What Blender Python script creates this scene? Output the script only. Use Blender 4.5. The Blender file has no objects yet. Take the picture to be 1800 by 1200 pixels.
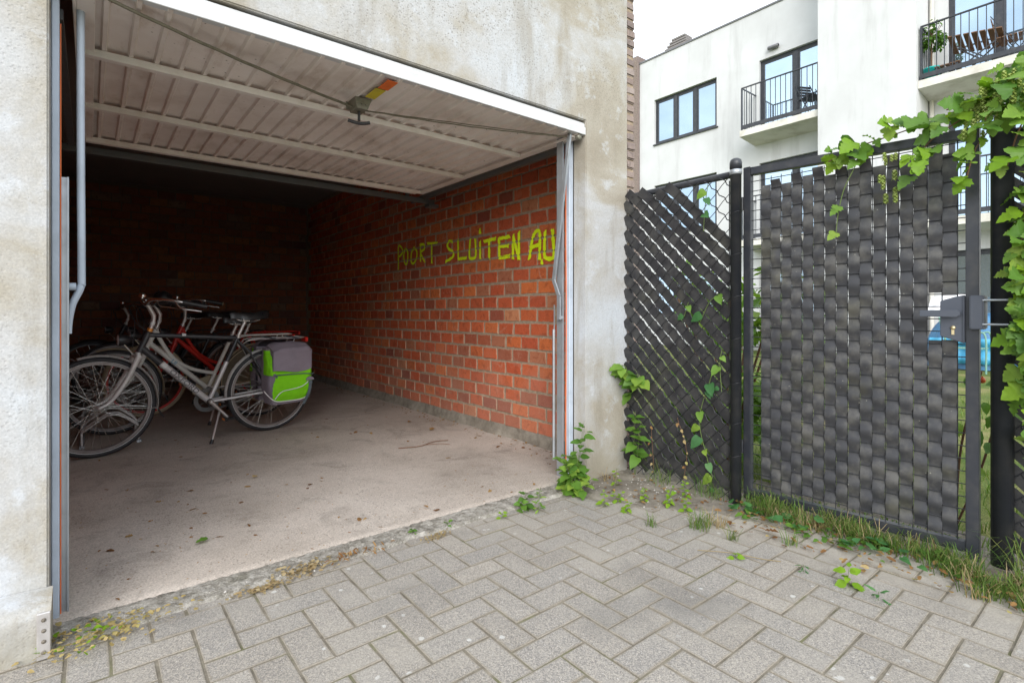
import bpy, bmesh, math, random
from mathutils import Vector, Matrix, Euler, noise as mnoise

random.seed(7)
SC = bpy.context.scene
COL = SC.collection
PI = math.pi

# ------------------------------------------------------------ camera
YAW = math.atan2(0.626, 0.780)
cam_data = bpy.data.cameras.new('camera')
cam = bpy.data.objects.new('camera', cam_data)
COL.objects.link(cam)
cam.location = (0, 0, 1.0)
cam.rotation_euler = (PI / 2, 0, -YAW)
cam_data.sensor_width = 36.0
cam_data.lens = 18.5
cam_data.shift_y = -50 / 1800
cam_data.clip_start = 0.05
cam_data.clip_end = 1500
SC.camera = cam

# ------------------------------------------------------------ world, sun, exposure
SUN_ELEV, SUN_DIR = math.radians(27), math.radians(228)   # bearing of the sun, from +x anticlockwise
world = bpy.data.worlds.new('World')
SC.world = world
world.use_nodes = True
wn, wl = world.node_tree.nodes, world.node_tree.links
wn.clear()
w_out = wn.new('ShaderNodeOutputWorld')
w_bg = wn.new('ShaderNodeBackground')
w_sky = wn.new('ShaderNodeTexSky')
w_sky.sky_type = 'NISHITA'
w_sky.sun_disc = False
w_sky.sun_elevation = SUN_ELEV
w_sky.sun_rotation = PI / 2 - SUN_DIR
w_sky.air_density = 1.0
w_sky.dust_density = 1.5
w_tc = wn.new('ShaderNodeTexCoord')
w_map = wn.new('ShaderNodeMapping')
w_map.inputs['Scale'].default_value = (1.0, 1.0, 2.2)
w_noise = wn.new('ShaderNodeTexNoise')
w_noise.inputs['Scale'].default_value = 2.6
w_noise.inputs['Detail'].default_value = 6
w_noise.inputs['Roughness'].default_value = 0.55
w_ramp = wn.new('ShaderNodeValToRGB')
w_ramp.color_ramp.elements[0].position = 0.36
w_ramp.color_ramp.elements[0].color = (0.45, 0.45, 0.45, 1)
w_ramp.color_ramp.elements[1].position = 0.58
w_ramp.color_ramp.elements[1].color = (1, 1, 1, 1)
w_mix = wn.new('ShaderNodeMix')
w_mix.data_type = 'RGBA'
w_mix.inputs[7].default_value = (9.6, 10.1, 10.7, 1)      # bright even cloud
wl.new(w_tc.outputs['Generated'], w_map.inputs['Vector'])
wl.new(w_map.outputs['Vector'], w_noise.inputs['Vector'])
wl.new(w_noise.outputs['Fac'], w_ramp.inputs['Fac'])
wl.new(w_ramp.outputs['Color'], w_mix.inputs[0])
wl.new(w_sky.outputs['Color'], w_mix.inputs[6])
wl.new(w_mix.outputs[2], w_bg.inputs['Color'])
w_bg.inputs['Strength'].default_value = 0.105
wl.new(w_bg.outputs['Background'], w_out.inputs['Surface'])

sun_data = bpy.data.lights.new('sun', 'SUN')
sun = bpy.data.objects.new('sun', sun_data)
COL.objects.link(sun)
sun_data.energy = 1.5
sun_data.angle = math.radians(42)
sun_data.color = (1.0, 0.97, 0.93)
_d = Vector((math.cos(SUN_DIR) * math.cos(SUN_ELEV), math.sin(SUN_DIR) * math.cos(SUN_ELEV), math.sin(SUN_ELEV)))
sun.rotation_euler = _d.to_track_quat('Z', 'Y').to_euler()
sun.location = (-6, -8, 12)

SC.view_settings.view_transform = 'Standard'
SC.view_settings.look = 'None'
SC.view_settings.exposure = 1.05
SC.view_settings.gamma = 1
SC.view_settings.use_curve_mapping = False
SC.render.engine = 'CYCLES'
SC.cycles.max_bounces = 10
SC.cycles.diffuse_bounces = 6

# ------------------------------------------------------------ object helpers
def empty(name, loc, label=None, cat=None, group=None, rz=0):
    o = bpy.data.objects.new(name, None)
    o.empty_display_size = 0.1
    COL.objects.link(o)
    o.location = loc
    o.rotation_euler = (0, 0, rz)
    return tag(o, label, cat, group)

def tag(o, label=None, cat=None, group=None, kind=None):
    if label: o['label'] = label
    if cat: o['category'] = cat
    if group: o['group'] = group
    if kind: o['kind'] = kind
    return o

def wloc(o):
    v = Vector(o.location)
    while o.parent:
        o = o.parent
        v += Vector(o.location)
    return v

def link(name, mesh, mat=None, parent=None, world=False):
    """one mesh object; world=True: its vertices are in world metres, so undo the parent's place"""
    o = bpy.data.objects.new(name, mesh)
    COL.objects.link(o)
    if mat is not None and not mesh.materials:
        mesh.materials.append(mat)
    if parent is not None:
        o.parent = parent
        if world:
            o.location = -wloc(parent)
    return o

class MB:
    """collects shapes and builds them as one mesh"""
    def __init__(s):
        s.v, s.f, s.sm, s.uv = [], [], [], {}
    def add(s, vs, fs, smooth=False):
        b = len(s.v)
        s.v += [tuple(p) for p in vs]
        for f in fs:
            s.f.append(tuple(i + b for i in f))
            s.sm.append(smooth)
        return b
    def box(s, x0, x1, y0, y1, z0, z1):
        x0, x1 = min(x0, x1), max(x0, x1)
        y0, y1 = min(y0, y1), max(y0, y1)
        z0, z1 = min(z0, z1), max(z0, z1)
        s.add([(x0, y0, z0), (x1, y0, z0), (x1, y1, z0), (x0, y1, z0), (x0, y0, z1), (x1, y0, z1), (x1, y1, z1), (x0, y1, z1)],
              [(0, 3, 2, 1), (4, 5, 6, 7), (0, 1, 5, 4), (1, 2, 6, 5), (2, 3, 7, 6), (3, 0, 4, 7)])
        return s
    def obox(s, c, size, m=None):
        h = Vector(size) / 2
        m = m or Matrix.Identity(3)
        vs = []
        for z in (-1, 1):
            for x, y in ((-1, -1), (1, -1), (1, 1), (-1, 1)):
                vs.append(Vector(c) + m @ Vector((x * h.x, y * h.y, z * h.z)))
        s.add(vs, [(0, 3, 2, 1), (4, 5, 6, 7), (0, 1, 5, 4), (1, 2, 6, 5), (2, 3, 7, 6), (3, 0, 4, 7)])
        return s
    def bar(s, a, b, w, h, up=(0, 0, 1)):
        a, b = Vector(a), Vector(b)
        d = (b - a)
        L = d.length
        d.normalize()
        u = Vector(up)
        x = d.cross(u)
        if x.length < 1e-4:
            x = d.cross(Vector((1, 0, 0)))
        x.normalize()
        z = x.cross(d)
        m = Matrix((x, d, z)).transposed()
        return s.obox((a + b) / 2, (w, L, h), m)
    def tube(s, pts, r, n=8, closed=False, caps=True, smooth=True):
        pts = [Vector(p) for p in pts]
        k = len(pts)
        rs = r if isinstance(r, (list, tuple)) else [r] * k
        prev = None
        vs = []
        for i, p in enumerate(pts):
            if closed:
                d = pts[(i + 1) % k] - pts[i - 1]
            else:
                d = pts[min(i + 1, k - 1)] - pts[max(i - 1, 0)]
            if d.length < 1e-9:
                d = Vector((0, 0, 1))
            d.normalize()
            if prev is None:
                a = Vector((0, 0, 1)) if abs(d.z) < 0.9 else Vector((1, 0, 0))
                x = d.cross(a).normalized()
            else:
                x = (prev - d * prev.dot(d)).normalized()
            prev = x
            y = d.cross(x)
            for j in range(n):
                t = 2 * PI * j / n
                vs.append(p + (x * math.cos(t) + y * math.sin(t)) * rs[i])
        fs = []
        for i in range(k if closed else k - 1):
            for j in range(n):
                a, b = i * n + j, i * n + (j + 1) % n
                c, d_ = ((i + 1) % k) * n + (j + 1) % n, ((i + 1) % k) * n + j
                fs.append((a, b, c, d_))
        s.add(vs, fs, smooth)
        if caps and not closed:
            s.add(vs[:n], [tuple(range(n))[::-1]])
            s.add(vs[-n:], [tuple(range(n))])
        return s
    def lathe(s, prof, c=(0, 0, 0), axis='Z', n=20, smooth=True):
        """prof: (radius, height) pairs"""
        vs = []
        c = Vector(c)
        for r, h in prof:
            for j in range(n):
                t = 2 * PI * j / n
                a, b = r * math.cos(t), r * math.sin(t)
                vs.append(c + Vector({'Z': (a, b, h), 'Y': (b, h, a), 'X': (h, a, b)}[axis]))
        fs = []
        for i in range(len(prof) - 1):
            for j in range(n):
                fs.append((i * n + j, i * n + (j + 1) % n, (i + 1) * n + (j + 1) % n, (i + 1) * n + j))
        s.add(vs, fs, smooth)
        return s
    def ring(s, R, w, t, c=(0, 0, 0), n=48):
        """flat-walled ring round the Y axis"""
        s.lathe([(R - t, -w), (R, -w), (R, w), (R - t, w), (R - t, -w)], c, 'Y', n, False)
        return s
    def torus(s, R, r, c=(0, 0, 0), n=48, k=8):
        c = Vector(c)
        s.tube([c + Vector((R * math.cos(2 * PI * i / n), 0, R * math.sin(2 * PI * i / n))) for i in range(n)], r, k, True)
        return s
    def grid(s, fn, nu, nv, smooth=True):
        vs = [fn(i / nu, j / nv) for j in range(nv + 1) for i in range(nu + 1)]
        fs = [(j * (nu + 1) + i, j * (nu + 1) + i + 1, (j + 1) * (nu + 1) + i + 1, (j + 1) * (nu + 1) + i) for j in range(nv) for i in range(nu)]
        s.add(vs, fs, smooth)
        return s
    def prism(s, poly, y0, y1):
        """outline in x,z extruded along y"""
        n = len(poly)
        vs = [(x, y0, z) for x, z in poly] + [(x, y1, z) for x, z in poly]
        fs = [tuple(range(n)), tuple(range(2 * n - 1, n - 1, -1))]
        fs += [(i, i + n, (i + 1) % n + n, (i + 1) % n) for i in range(n)]
        s.add(vs, fs)
        return s
    def mesh(s, name, bevel=0.0, segs=1):
        me = bpy.data.meshes.new(name)
        me.from_pydata(s.v, [], s.f)
        me.polygons.foreach_set('use_smooth', s.sm)
        me.update()
        if bevel > 0:
            bm = bmesh.new()
            bm.from_mesh(me)
            bmesh.ops.recalc_face_normals(bm, faces=bm.faces)
            es = [e for e in bm.edges if len(e.link_faces) == 2 and e.calc_face_angle(0) > 0.6]
            bmesh.ops.bevel(bm, geom=es, offset=bevel, segments=segs, affect='EDGES', clamp_overlap=True)
            bm.to_mesh(me)
            bm.free()
        return me
    def build(s, name, mat, parent=None, world=False, bevel=0.0, segs=1):
        return link(name, s.mesh(name, bevel, segs), mat, parent, world)

def curve(pts, n=8):
    """Catmull-Rom through the points"""
    P = [Vector(p) for p in pts]
    P = [2 * P[0] - P[1]] + P + [2 * P[-1] - P[-2]]
    out = []
    for i in range(1, len(P) - 2):
        a, b, c, d = P[i - 1], P[i], P[i + 1], P[i + 2]
        for k in range(n):
            t = k / n
            out.append(0.5 * ((2 * b) + (c - a) * t + (2 * a - 5 * b + 4 * c - d) * t * t + (3 * b - a - 3 * c + d) * t ** 3))
    out.append(P[-2])
    return out

def nz(x, y, z=0.0, s=1.0):
    return mnoise.noise(Vector((x * s, y * s, z * s)))

# ------------------------------------------------------------ material helpers
class NT:
    def __init__(s, name):
        s.m = bpy.data.materials.new(name)
        s.m.use_nodes = True
        s.t = s.m.node_tree
        s.n, s.l = s.t.nodes, s.t.links
        s.n.clear()
        s.out = s.n.new('ShaderNodeOutputMaterial')
        s.b = s.n.new('ShaderNodeBsdfPrincipled')
        s.l.new(s.b.outputs[0], s.out.inputs['Surface'])
        s._pos = None
    def set(s, sock, v):
        if hasattr(v, 'is_linked') or isinstance(v, bpy.types.NodeSocket):
            s.l.new(v, sock)
        elif isinstance(v, (tuple, list)):
            sock.default_value = tuple(v) + ((1,) if len(v) == 3 and len(sock.default_value) == 4 else ())
        else:
            sock.default_value = v
    def pos(s, scale=(1, 1, 1)):
        if s._pos is None:
            s._pos = s.n.new('ShaderNodeNewGeometry').outputs['Position']
        if scale == (1, 1, 1):
            return s._pos
        m = s.n.new('ShaderNodeMapping')
        m.inputs['Scale'].default_value = scale
        s.l.new(s._pos, m.inputs['Vector'])
        return m.outputs[0]
    def noise(s, scale, detail=3, rough=0.5, vec=None, dist=0.0):
        n = s.n.new('ShaderNodeTexNoise')
        n.inputs['Scale'].default_value = scale
        n.inputs['Detail'].default_value = detail
        n.inputs['Roughness'].default_value = rough
        n.inputs['Distortion'].default_value = dist
        s.l.new(vec if vec is not None else s.pos(), n.inputs['Vector'])
        return n.outputs['Fac']
    def vor(s, scale, vec=None, out='Distance', rnd=1.0):
        n = s.n.new('ShaderNodeTexVoronoi')
        n.inputs['Scale'].default_value = scale
        n.inputs['Randomness'].default_value = rnd
        s.l.new(vec if vec is not None else s.pos(), n.inputs['Vector'])
        return n.outputs[out]
    def ramp(s, fac, stops, interp='LINEAR'):
        n = s.n.new('ShaderNodeValToRGB')
        cr = n.color_ramp
        cr.interpolation = interp
        while len(cr.elements) < len(stops):
            cr.elements.new(0.5)
        for e, (p, c) in zip(cr.elements, stops):
            e.position = p
            if not isinstance(c, (tuple, list)):
                c = (c, c, c)
            e.color = tuple(c) + (1,)
        s.l.new(fac, n.inputs['Fac'])
        return n.outputs['Color']
    def step(s, fac, a, b):
        n = s.n.new('ShaderNodeMapRange')
        n.inputs[1].default_value, n.inputs[2].default_value = a, b
        n.interpolation_type = 'SMOOTHSTEP'
        s.l.new(fac, n.inputs[0])
        return n.outputs[0]
    def mix(s, fac, a, b, mode='MIX'):
        n = s.n.new('ShaderNodeMix')
        n.data_type = 'RGBA'
        n.blend_type = mode
        s.set(n.inputs[0], fac)
        s.set(n.inputs[6], a)
        s.set(n.inputs[7], b)
        return n.outputs[2]
    def math(s, op, a, b=0.0, clamp=False):
        n = s.n.new('ShaderNodeMath')
        n.operation = op
        n.use_clamp = clamp
        s.set(n.inputs[0], a)
        s.set(n.inputs[1], b)
        return n.outputs[0]
    def rnd(s):
        """a value of its own for every object and every loose piece"""
        a = s.n.new('ShaderNodeObjectInfo').outputs['Random']
        b = s.n.new('ShaderNodeNewGeometry').outputs['Random Per Island']
        return s.math('FRACT', s.math('ADD', a, b))
    def sep(s, axis):
        n = s.n.new('ShaderNodeSeparateXYZ')
        s.l.new(s.pos(), n.inputs[0])
        return n.outputs[axis]
    def bump(s, h, strength=0.3, dist=0.01):
        n = s.n.new('ShaderNodeBump')
        n.inputs['Strength'].default_value = strength
        n.inputs['Distance'].default_value = dist
        s.l.new(h, n.inputs['Height'])
        s.l.new(n.outputs[0], s.b.inputs['Normal'])
    def fin(s, color, rough=0.6, metal=0.0, spec=0.5):
        s.set(s.b.inputs['Base Color'], color)
        s.set(s.b.inputs['Roughness'], rough)
        s.set(s.b.inputs['Metallic'], metal)
        s.b.inputs['Specular IOR Level'].default_value = spec
        return s.m

def simple(name, col, rough=0.5, metal=0.0, dirt=None, amount=0.4, scale=9, spec=0.5, bump=0.0, bscale=60):
    """a plain paint, metal or plastic with worn and dusty patches"""
    t = NT(name)
    n = t.noise(scale, 5, 0.62)
    c = t.mix(t.math('MULTIPLY', t.step(n, 0.42, 0.75), amount), col, dirt or tuple(min(1, k * 0.55 + 0.05) for k in col))
    r = t.math('ADD', t.math('MULTIPLY', t.noise(scale * 3, 3), 0.22), rough - 0.11)
    if bump:
        t.bump(t.noise(bscale, 3), bump, 0.004)
    return t.fin(c, r, metal, spec)

def leafmat(name, c1, c2, c3, rough=0.5):
    t = NT(name)
    r = t.rnd()
    c = t.ramp(r, [(0.0, c1), (0.5, c2), (1.0, c3)])
    c = t.mix(t.math('MULTIPLY', t.step(t.noise(45, 3), 0.45, 0.8), 0.35), c, tuple(k * 0.6 for k in c1))
    t.fin(c, rough, 0, 0.35)
    tr = t.n.new('ShaderNodeBsdfTranslucent')
    t.l.new(t.mix(1.0, c, (1.0, 1.0, 0.55), 'MULTIPLY'), tr.inputs['Color'])
    mx = t.n.new('ShaderNodeMixShader')
    mx.inputs[0].default_value = 0.38
    t.l.new(t.b.outputs[0], mx.inputs[1])
    t.l.new(tr.outputs[0], mx.inputs[2])
    t.l.new(mx.outputs[0], t.out.inputs['Surface'])
    return t.m

# ------------------------------------------------------------ materials
def m_facade():
    t = NT('weathered_concrete')
    big = t.noise(1.7, 6, 0.6, dist=0.4)
    c = t.ramp(big, [(0.30, (0.28, 0.25, 0.20)), (0.43, (0.34, 0.315, 0.265)), (0.53, (0.41, 0.41, 0.405)), (0.70, (0.47, 0.50, 0.535))])
    streak = t.noise(3.0, 5, 0.6, t.pos((3.2, 3.2, 0.55)))
    c = t.mix(t.math('MULTIPLY', t.step(streak, 0.50, 0.72), 0.5), c, (0.25, 0.225, 0.18))
    blot = t.noise(7.5, 6, 0.7)
    c = t.mix(t.math('MULTIPLY', t.step(blot, 0.55, 0.68), 0.5), c, (0.50, 0.53, 0.57))
    pore = t.step(t.math('ADD', t.vor(78), t.math('MULTIPLY', t.noise(55, 3), 0.5)), 0.62, 0.40)
    pm = t.step(t.noise(2.6, 4, 0.6), 0.36, 0.56)
    hi = t.step(t.sep('Z'), 1.9, 2.6)
    c = t.mix(t.math('MULTIPLY', t.math('MULTIPLY', pore, pm), t.math('ADD', t.math('MULTIPLY', hi, 0.55), 0.10)), c, (0.17, 0.155, 0.13))
    fine = t.noise(190, 3, 0.6)
    c = t.mix(0.2, c, t.ramp(fine, [(0.3, 0.25), (0.7, 0.85)]), 'OVERLAY')
    low = t.step(t.math('ADD', t.sep('Z'), t.math('MULTIPLY', t.noise(6, 4), 0.35)), 0.42, 0.18)
    c = t.mix(t.math('MULTIPLY', low, 0.5), c, (0.27, 0.25, 0.19))
    h = t.math('ADD', t.math('MULTIPLY', fine, 0.5), t.math('MULTIPLY', t.noise(30, 4), 1.0))
    h = t.math('SUBTRACT', h, t.math('MULTIPLY', t.math('MULTIPLY', pore, pm), 0.5))
    t.bump(h, 0.35, 0.006)
    return t.fin(c, 0.9, 0, 0.25)

def edge_mask(t, half, axes, lo, hi, wob, scale):
    """1 towards the rim of a piece, in its own coordinates, with a ragged border"""
    tc = t.n.new('ShaderNodeTexCoord')
    sp = t.n.new('ShaderNodeSeparateXYZ')
    t.l.new(tc.outputs['Object'], sp.inputs[0])
    d = [t.math('SUBTRACT', h, t.math('ABSOLUTE', sp.outputs[a])) for h, a in zip(half, axes)]
    m = t.math('MINIMUM', d[0], d[1])
    m = t.math('ADD', m, t.math('MULTIPLY', t.math('SUBTRACT', t.noise(scale, 4, 0.65), 0.5), wob))
    return t.step(m, hi, lo)

def m_paver(name='concrete_paver', edges=False):
    t = NT(name)
    r = t.rnd()
    c = t.ramp(r, [(0.0, (0.285, 0.264, 0.236)), (0.35, (0.32, 0.298, 0.268)), (0.7, (0.30, 0.284, 0.262)), (1.0, (0.35, 0.323, 0.286))])
    g1 = t.vor(310, out='Color')
    bw = t.n.new('ShaderNodeRGBToBW'); t.l.new(g1, bw.inputs[0])
    c = t.mix(0.6, c, t.ramp(bw.outputs[0], [(0.15, (0.22, 0.215, 0.23)), (0.5, (0.5, 0.5, 0.5)), (0.85, (0.80, 0.77, 0.72))]), 'OVERLAY')
    chip = t.math('MULTIPLY', t.step(t.vor(120), 0.22, 0.10), t.step(t.noise(60, 2), 0.48, 0.56))
    c = t.mix(t.math('MULTIPLY', chip, 0.8), c, (0.66, 0.63, 0.60))
    lich = t.math('MULTIPLY', t.step(t.math('ADD', t.vor(13), t.math('MULTIPLY', t.noise(45, 3), 0.22)), 0.24, 0.19), t.step(t.noise(2.1, 3), 0.47, 0.55))
    c = t.mix(t.math('MULTIPLY', lich, 0.8), c, (0.60, 0.60, 0.58))
    dust = t.step(t.noise(2.2, 5, 0.6), 0.44, 0.72)
    c = t.mix(t.math('MULTIPLY', dust, 0.5), c, (0.40, 0.37, 0.32))
    side = t.math('ADD', t.sep('X'), t.math('MULTIPLY', t.noise(5, 4), 0.5))
    c = t.mix(t.math('MULTIPLY', t.step(side, 2.35, 2.75), 0.55), c, (0.46, 0.42, 0.36))
    dk = t.step(t.noise(1.4, 4, 0.55), 0.52, 0.7)
    c = t.mix(t.math('MULTIPLY', dk, 0.45), c, (0.135, 0.13, 0.122))
    if edges:
        em = edge_mask(t, (0.0985, 0.0472), ('X', 'Y'), 0.001, 0.007, 0.022, 26)
        c = t.mix(t.math('MULTIPLY', em, 0.6), c, (0.26, 0.228, 0.18))
        wear = t.step(t.noise(7, 5, 0.7), 0.50, 0.68)
        c = t.mix(t.math('MULTIPLY', wear, 0.28), c, (0.37, 0.345, 0.305))
    h = t.math('ADD', t.math('MULTIPLY', bw.outputs[0], 0.5), t.noise(120, 3))
    t.bump(h, 0.6, 0.003)
    return t.fin(c, 0.88, 0, 0.3)

def m_joint():
    t = NT('joint_sand')
    n = t.noise(14, 5, 0.65)
    c = t.ramp(n, [(0.35, (0.155, 0.136, 0.106)), (0.55, (0.225, 0.20, 0.158)), (0.7, (0.30, 0.265, 0.21))])
    c = t.mix(t.math('MULTIPLY', t.step(t.noise(5, 4), 0.52, 0.68), 0.6), c, (0.13, 0.145, 0.05))
    t.bump(t.noise(160, 3), 0.6, 0.004)
    return t.fin(c, 0.95, 0, 0.2)

def m_floor():
    t = NT('garage_concrete')
    n = t.noise(1.3, 6, 0.6)
    c = t.ramp(n, [(0.3, (0.36, 0.318, 0.275)), (0.5, (0.465, 0.415, 0.368)), (0.7, (0.545, 0.495, 0.445))])
    st = t.noise(3.2, 7, 0.72, dist=0.8)
    c = t.mix(t.math('MULTIPLY', t.step(st, 0.50, 0.68), 0.5), c, (0.22, 0.195, 0.17))
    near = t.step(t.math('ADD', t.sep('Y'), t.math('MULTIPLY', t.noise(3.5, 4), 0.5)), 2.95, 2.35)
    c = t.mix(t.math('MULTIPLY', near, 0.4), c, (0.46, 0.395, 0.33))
    sp = t.math('MULTIPLY', t.step(t.math('ADD', t.vor(48, t.pos((1, 1, 1))), t.math('MULTIPLY', t.noise(70, 2), 0.2)), 0.32, 0.20), t.step(t.noise(1.9, 4), 0.44, 0.58))
    c = t.mix(t.math('MULTIPLY', sp, 0.7), c, (0.09, 0.08, 0.075))
    f = t.noise(150, 3, 0.7)
    c = t.mix(0.55, c, t.ramp(f, [(0.3, 0.24), (0.7, 0.80)]), 'OVERLAY')
    g = t.noise(38, 5, 0.75)
    c = t.mix(t.math('MULTIPLY', t.step(g, 0.55, 0.70), 0.45), c, (0.17, 0.145, 0.12))
    t.bump(t.math('ADD', f, t.math('MULTIPLY', t.noise(18, 4), 1.2)), 0.45, 0.005)
    return t.fin(c, 0.82, 0, 0.3)

def m_strip():
    t = NT('rough_threshold_concrete')
    n = t.noise(21, 6, 0.75)
    c = t.ramp(n, [(0.36, (0.20, 0.185, 0.155)), (0.48, (0.37, 0.345, 0.30)), (0.62, (0.56, 0.53, 0.48))])
    c = t.mix(t.math('MULTIPLY', t.step(t.noise(4, 4), 0.55, 0.7), 0.35), c, (0.14, 0.14, 0.075))
    g = t.noise(55, 5, 0.8)
    c = t.mix(t.math('MULTIPLY', t.step(g, 0.50, 0.66), 0.6), c, (0.17, 0.15, 0.12))
    t.bump(t.noise(110, 5, 0.75), 1.0, 0.012)
    return t.fin(c, 0.93, 0, 0.25)

def m_brick(name, stops, pale=0.5, smear=False):
    t = NT(name)
    r = t.rnd()
    c = t.ramp(r, stops)
    n = t.noise(16, 5, 0.68, dist=0.8)
    c = t.mix(t.math('MULTIPLY', t.step(n, 0.47, 0.68), 0.62), c, tuple(k * 0.45 for k in stops[1][1]))
    sm = t.noise(6.5, 6, 0.7, dist=1.2)
    c = t.mix(t.math('MULTIPLY', t.step(sm, 0.56, 0.76), pale), c, (0.47, 0.36, 0.27))
    low = t.step(t.math('ADD', t.sep('Z'), t.math('MULTIPLY', t.noise(2.4, 4), 1.4)), 1.45, 0.85)
    c = t.mix(t.math('MULTIPLY', low, 0.28), c, (0.42, 0.25, 0.19))
    if smear:
        em = edge_mask(t, (0.093, 0.0452), ('Y', 'Z'), 0.0, 0.007, 0.030, 22)
        c = t.mix(t.math('MULTIPLY', em, 0.7), c, (0.36, 0.27, 0.195))
        sc = t.step(t.noise(34, 6, 0.75, t.pos((1, 1.6, 0.8)), 1.5), 0.60, 0.70)
        c = t.mix(t.math('MULTIPLY', sc, 0.45), c, (0.52, 0.40, 0.31))
    f = t.noise(120, 4, 0.7)
    c = t.mix(0.3, c, t.ramp(f, [(0.3, 0.3), (0.7, 0.75)]), 'OVERLAY')
    t.bump(t.math('ADD', f, t.noise(28, 4)), 0.5, 0.006)
    return t.fin(c, 0.85, 0, 0.3)

def m_mortar():
    t = NT('mortar')
    n = t.noise(25, 5, 0.7)
    c = t.ramp(n, [(0.3, (0.22, 0.17, 0.12)), (0.55, (0.34, 0.27, 0.20)), (0.75, (0.44, 0.36, 0.27))])
    t.bump(t.noise(90, 4), 0.8, 0.006)
    return t.fin(c, 0.95, 0, 0.2)

def m_door():
    t = NT('stained_white_door_paint')
    n = t.noise(2.6, 6, 0.62, dist=0.5)
    c = t.ramp(n, [(0.32, (0.64, 0.565, 0.51)), (0.5, (0.78, 0.72, 0.675)), (0.68, (0.84, 0.79, 0.75))])
    st = t.noise(5, 6, 0.7, t.pos((2.2, 0.7, 1)))
    c = t.mix(t.math('MULTIPLY', t.step(st, 0.53, 0.74), 0.5), c, (0.45, 0.34, 0.25))
    spot = t.math('MULTIPLY', t.step(t.vor(26), 0.13, 0.05), t.step(t.noise(3, 3), 0.5, 0.6))
    c = t.mix(t.math('MULTIPLY', spot, 0.8), c, (0.09, 0.055, 0.035))
    t.bump(t.noise(40, 3), 0.12, 0.003)
    return t.fin(c, 0.5, 0, 0.4)

def m_render():
    t = NT('white_render')
    n = t.noise(0.8, 5, 0.6)
    c = t.ramp(n, [(0.3, (0.52, 0.525, 0.53)), (0.6, (0.60, 0.608, 0.617))])
    st = t.noise(1.0, 6, 0.62, t.pos((2.5, 2.5, 0.32)))
    c = t.mix(t.math('MULTIPLY', t.step(st, 0.50, 0.74), 0.5), c, (0.36, 0.36, 0.36))
    t.bump(t.noise(60, 3), 0.2, 0.005)
    return t.fin(c, 0.9, 0, 0.2)

def m_slat(name, col, dust, algae):
    t = NT(name)
    n = t.noise(11, 5, 0.65)
    c = t.mix(t.math('MULTIPLY', t.step(n, 0.40, 0.72), dust), col, (0.135, 0.13, 0.118))
    c = t.mix(t.math('MULTIPLY', t.step(t.noise(5, 4), 0.54, 0.7), algae), c, (0.11, 0.105, 0.055))
    spots = t.math('MULTIPLY', t.step(t.vor(34), 0.11, 0.06), t.step(t.noise(8, 2), 0.52, 0.6))
    c = t.mix(t.math('MULTIPLY', spots, 0.6), c, (0.3, 0.29, 0.24))
    t.bump(t.noise(90, 3, 0.6, t.pos((1, 1, 0.15))), 0.15, 0.003)
    return t.fin(c, t.math('ADD', t.math('MULTIPLY', n, 0.4), 0.28), 0, 0.5)

def m_glass():
    t = NT('window_glass')
    n = t.noise(0.9, 2)
    t.bump(n, 0.04, 0.05)
    t.b.inputs['Coat Weight'].default_value = 0.4
    return t.fin((0.42, 0.54, 0.64), 0.03, 0.85, 0.6)

def m_lawn():
    t = NT('lawn_soil')
    n = t.noise(1.6, 5, 0.6)
    c = t.ramp(n, [(0.35, (0.075, 0.12, 0.025)), (0.55, (0.14, 0.165, 0.045)), (0.7, (0.27, 0.23, 0.11))])
    c = t.mix(0.5, c, t.ramp(t.noise(60, 4, 0.7), [(0.3, 0.3), (0.7, 0.75)]), 'OVERLAY')
    t.bump(t.noise(80, 4), 0.8, 0.02)
    return t.fin(c, 0.95, 0, 0.2)

def m_soil():
    t = NT('grey_sandy_soil')
    n = t.noise(8, 6, 0.7)
    c = t.ramp(n, [(0.3, (0.14, 0.12, 0.095)), (0.5, (0.235, 0.21, 0.175)), (0.7, (0.33, 0.30, 0.255))])
    t.bump(t.noise(90, 5, 0.75), 0.9, 0.008)
    return t.fin(c, 0.95, 0, 0.2)

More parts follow.
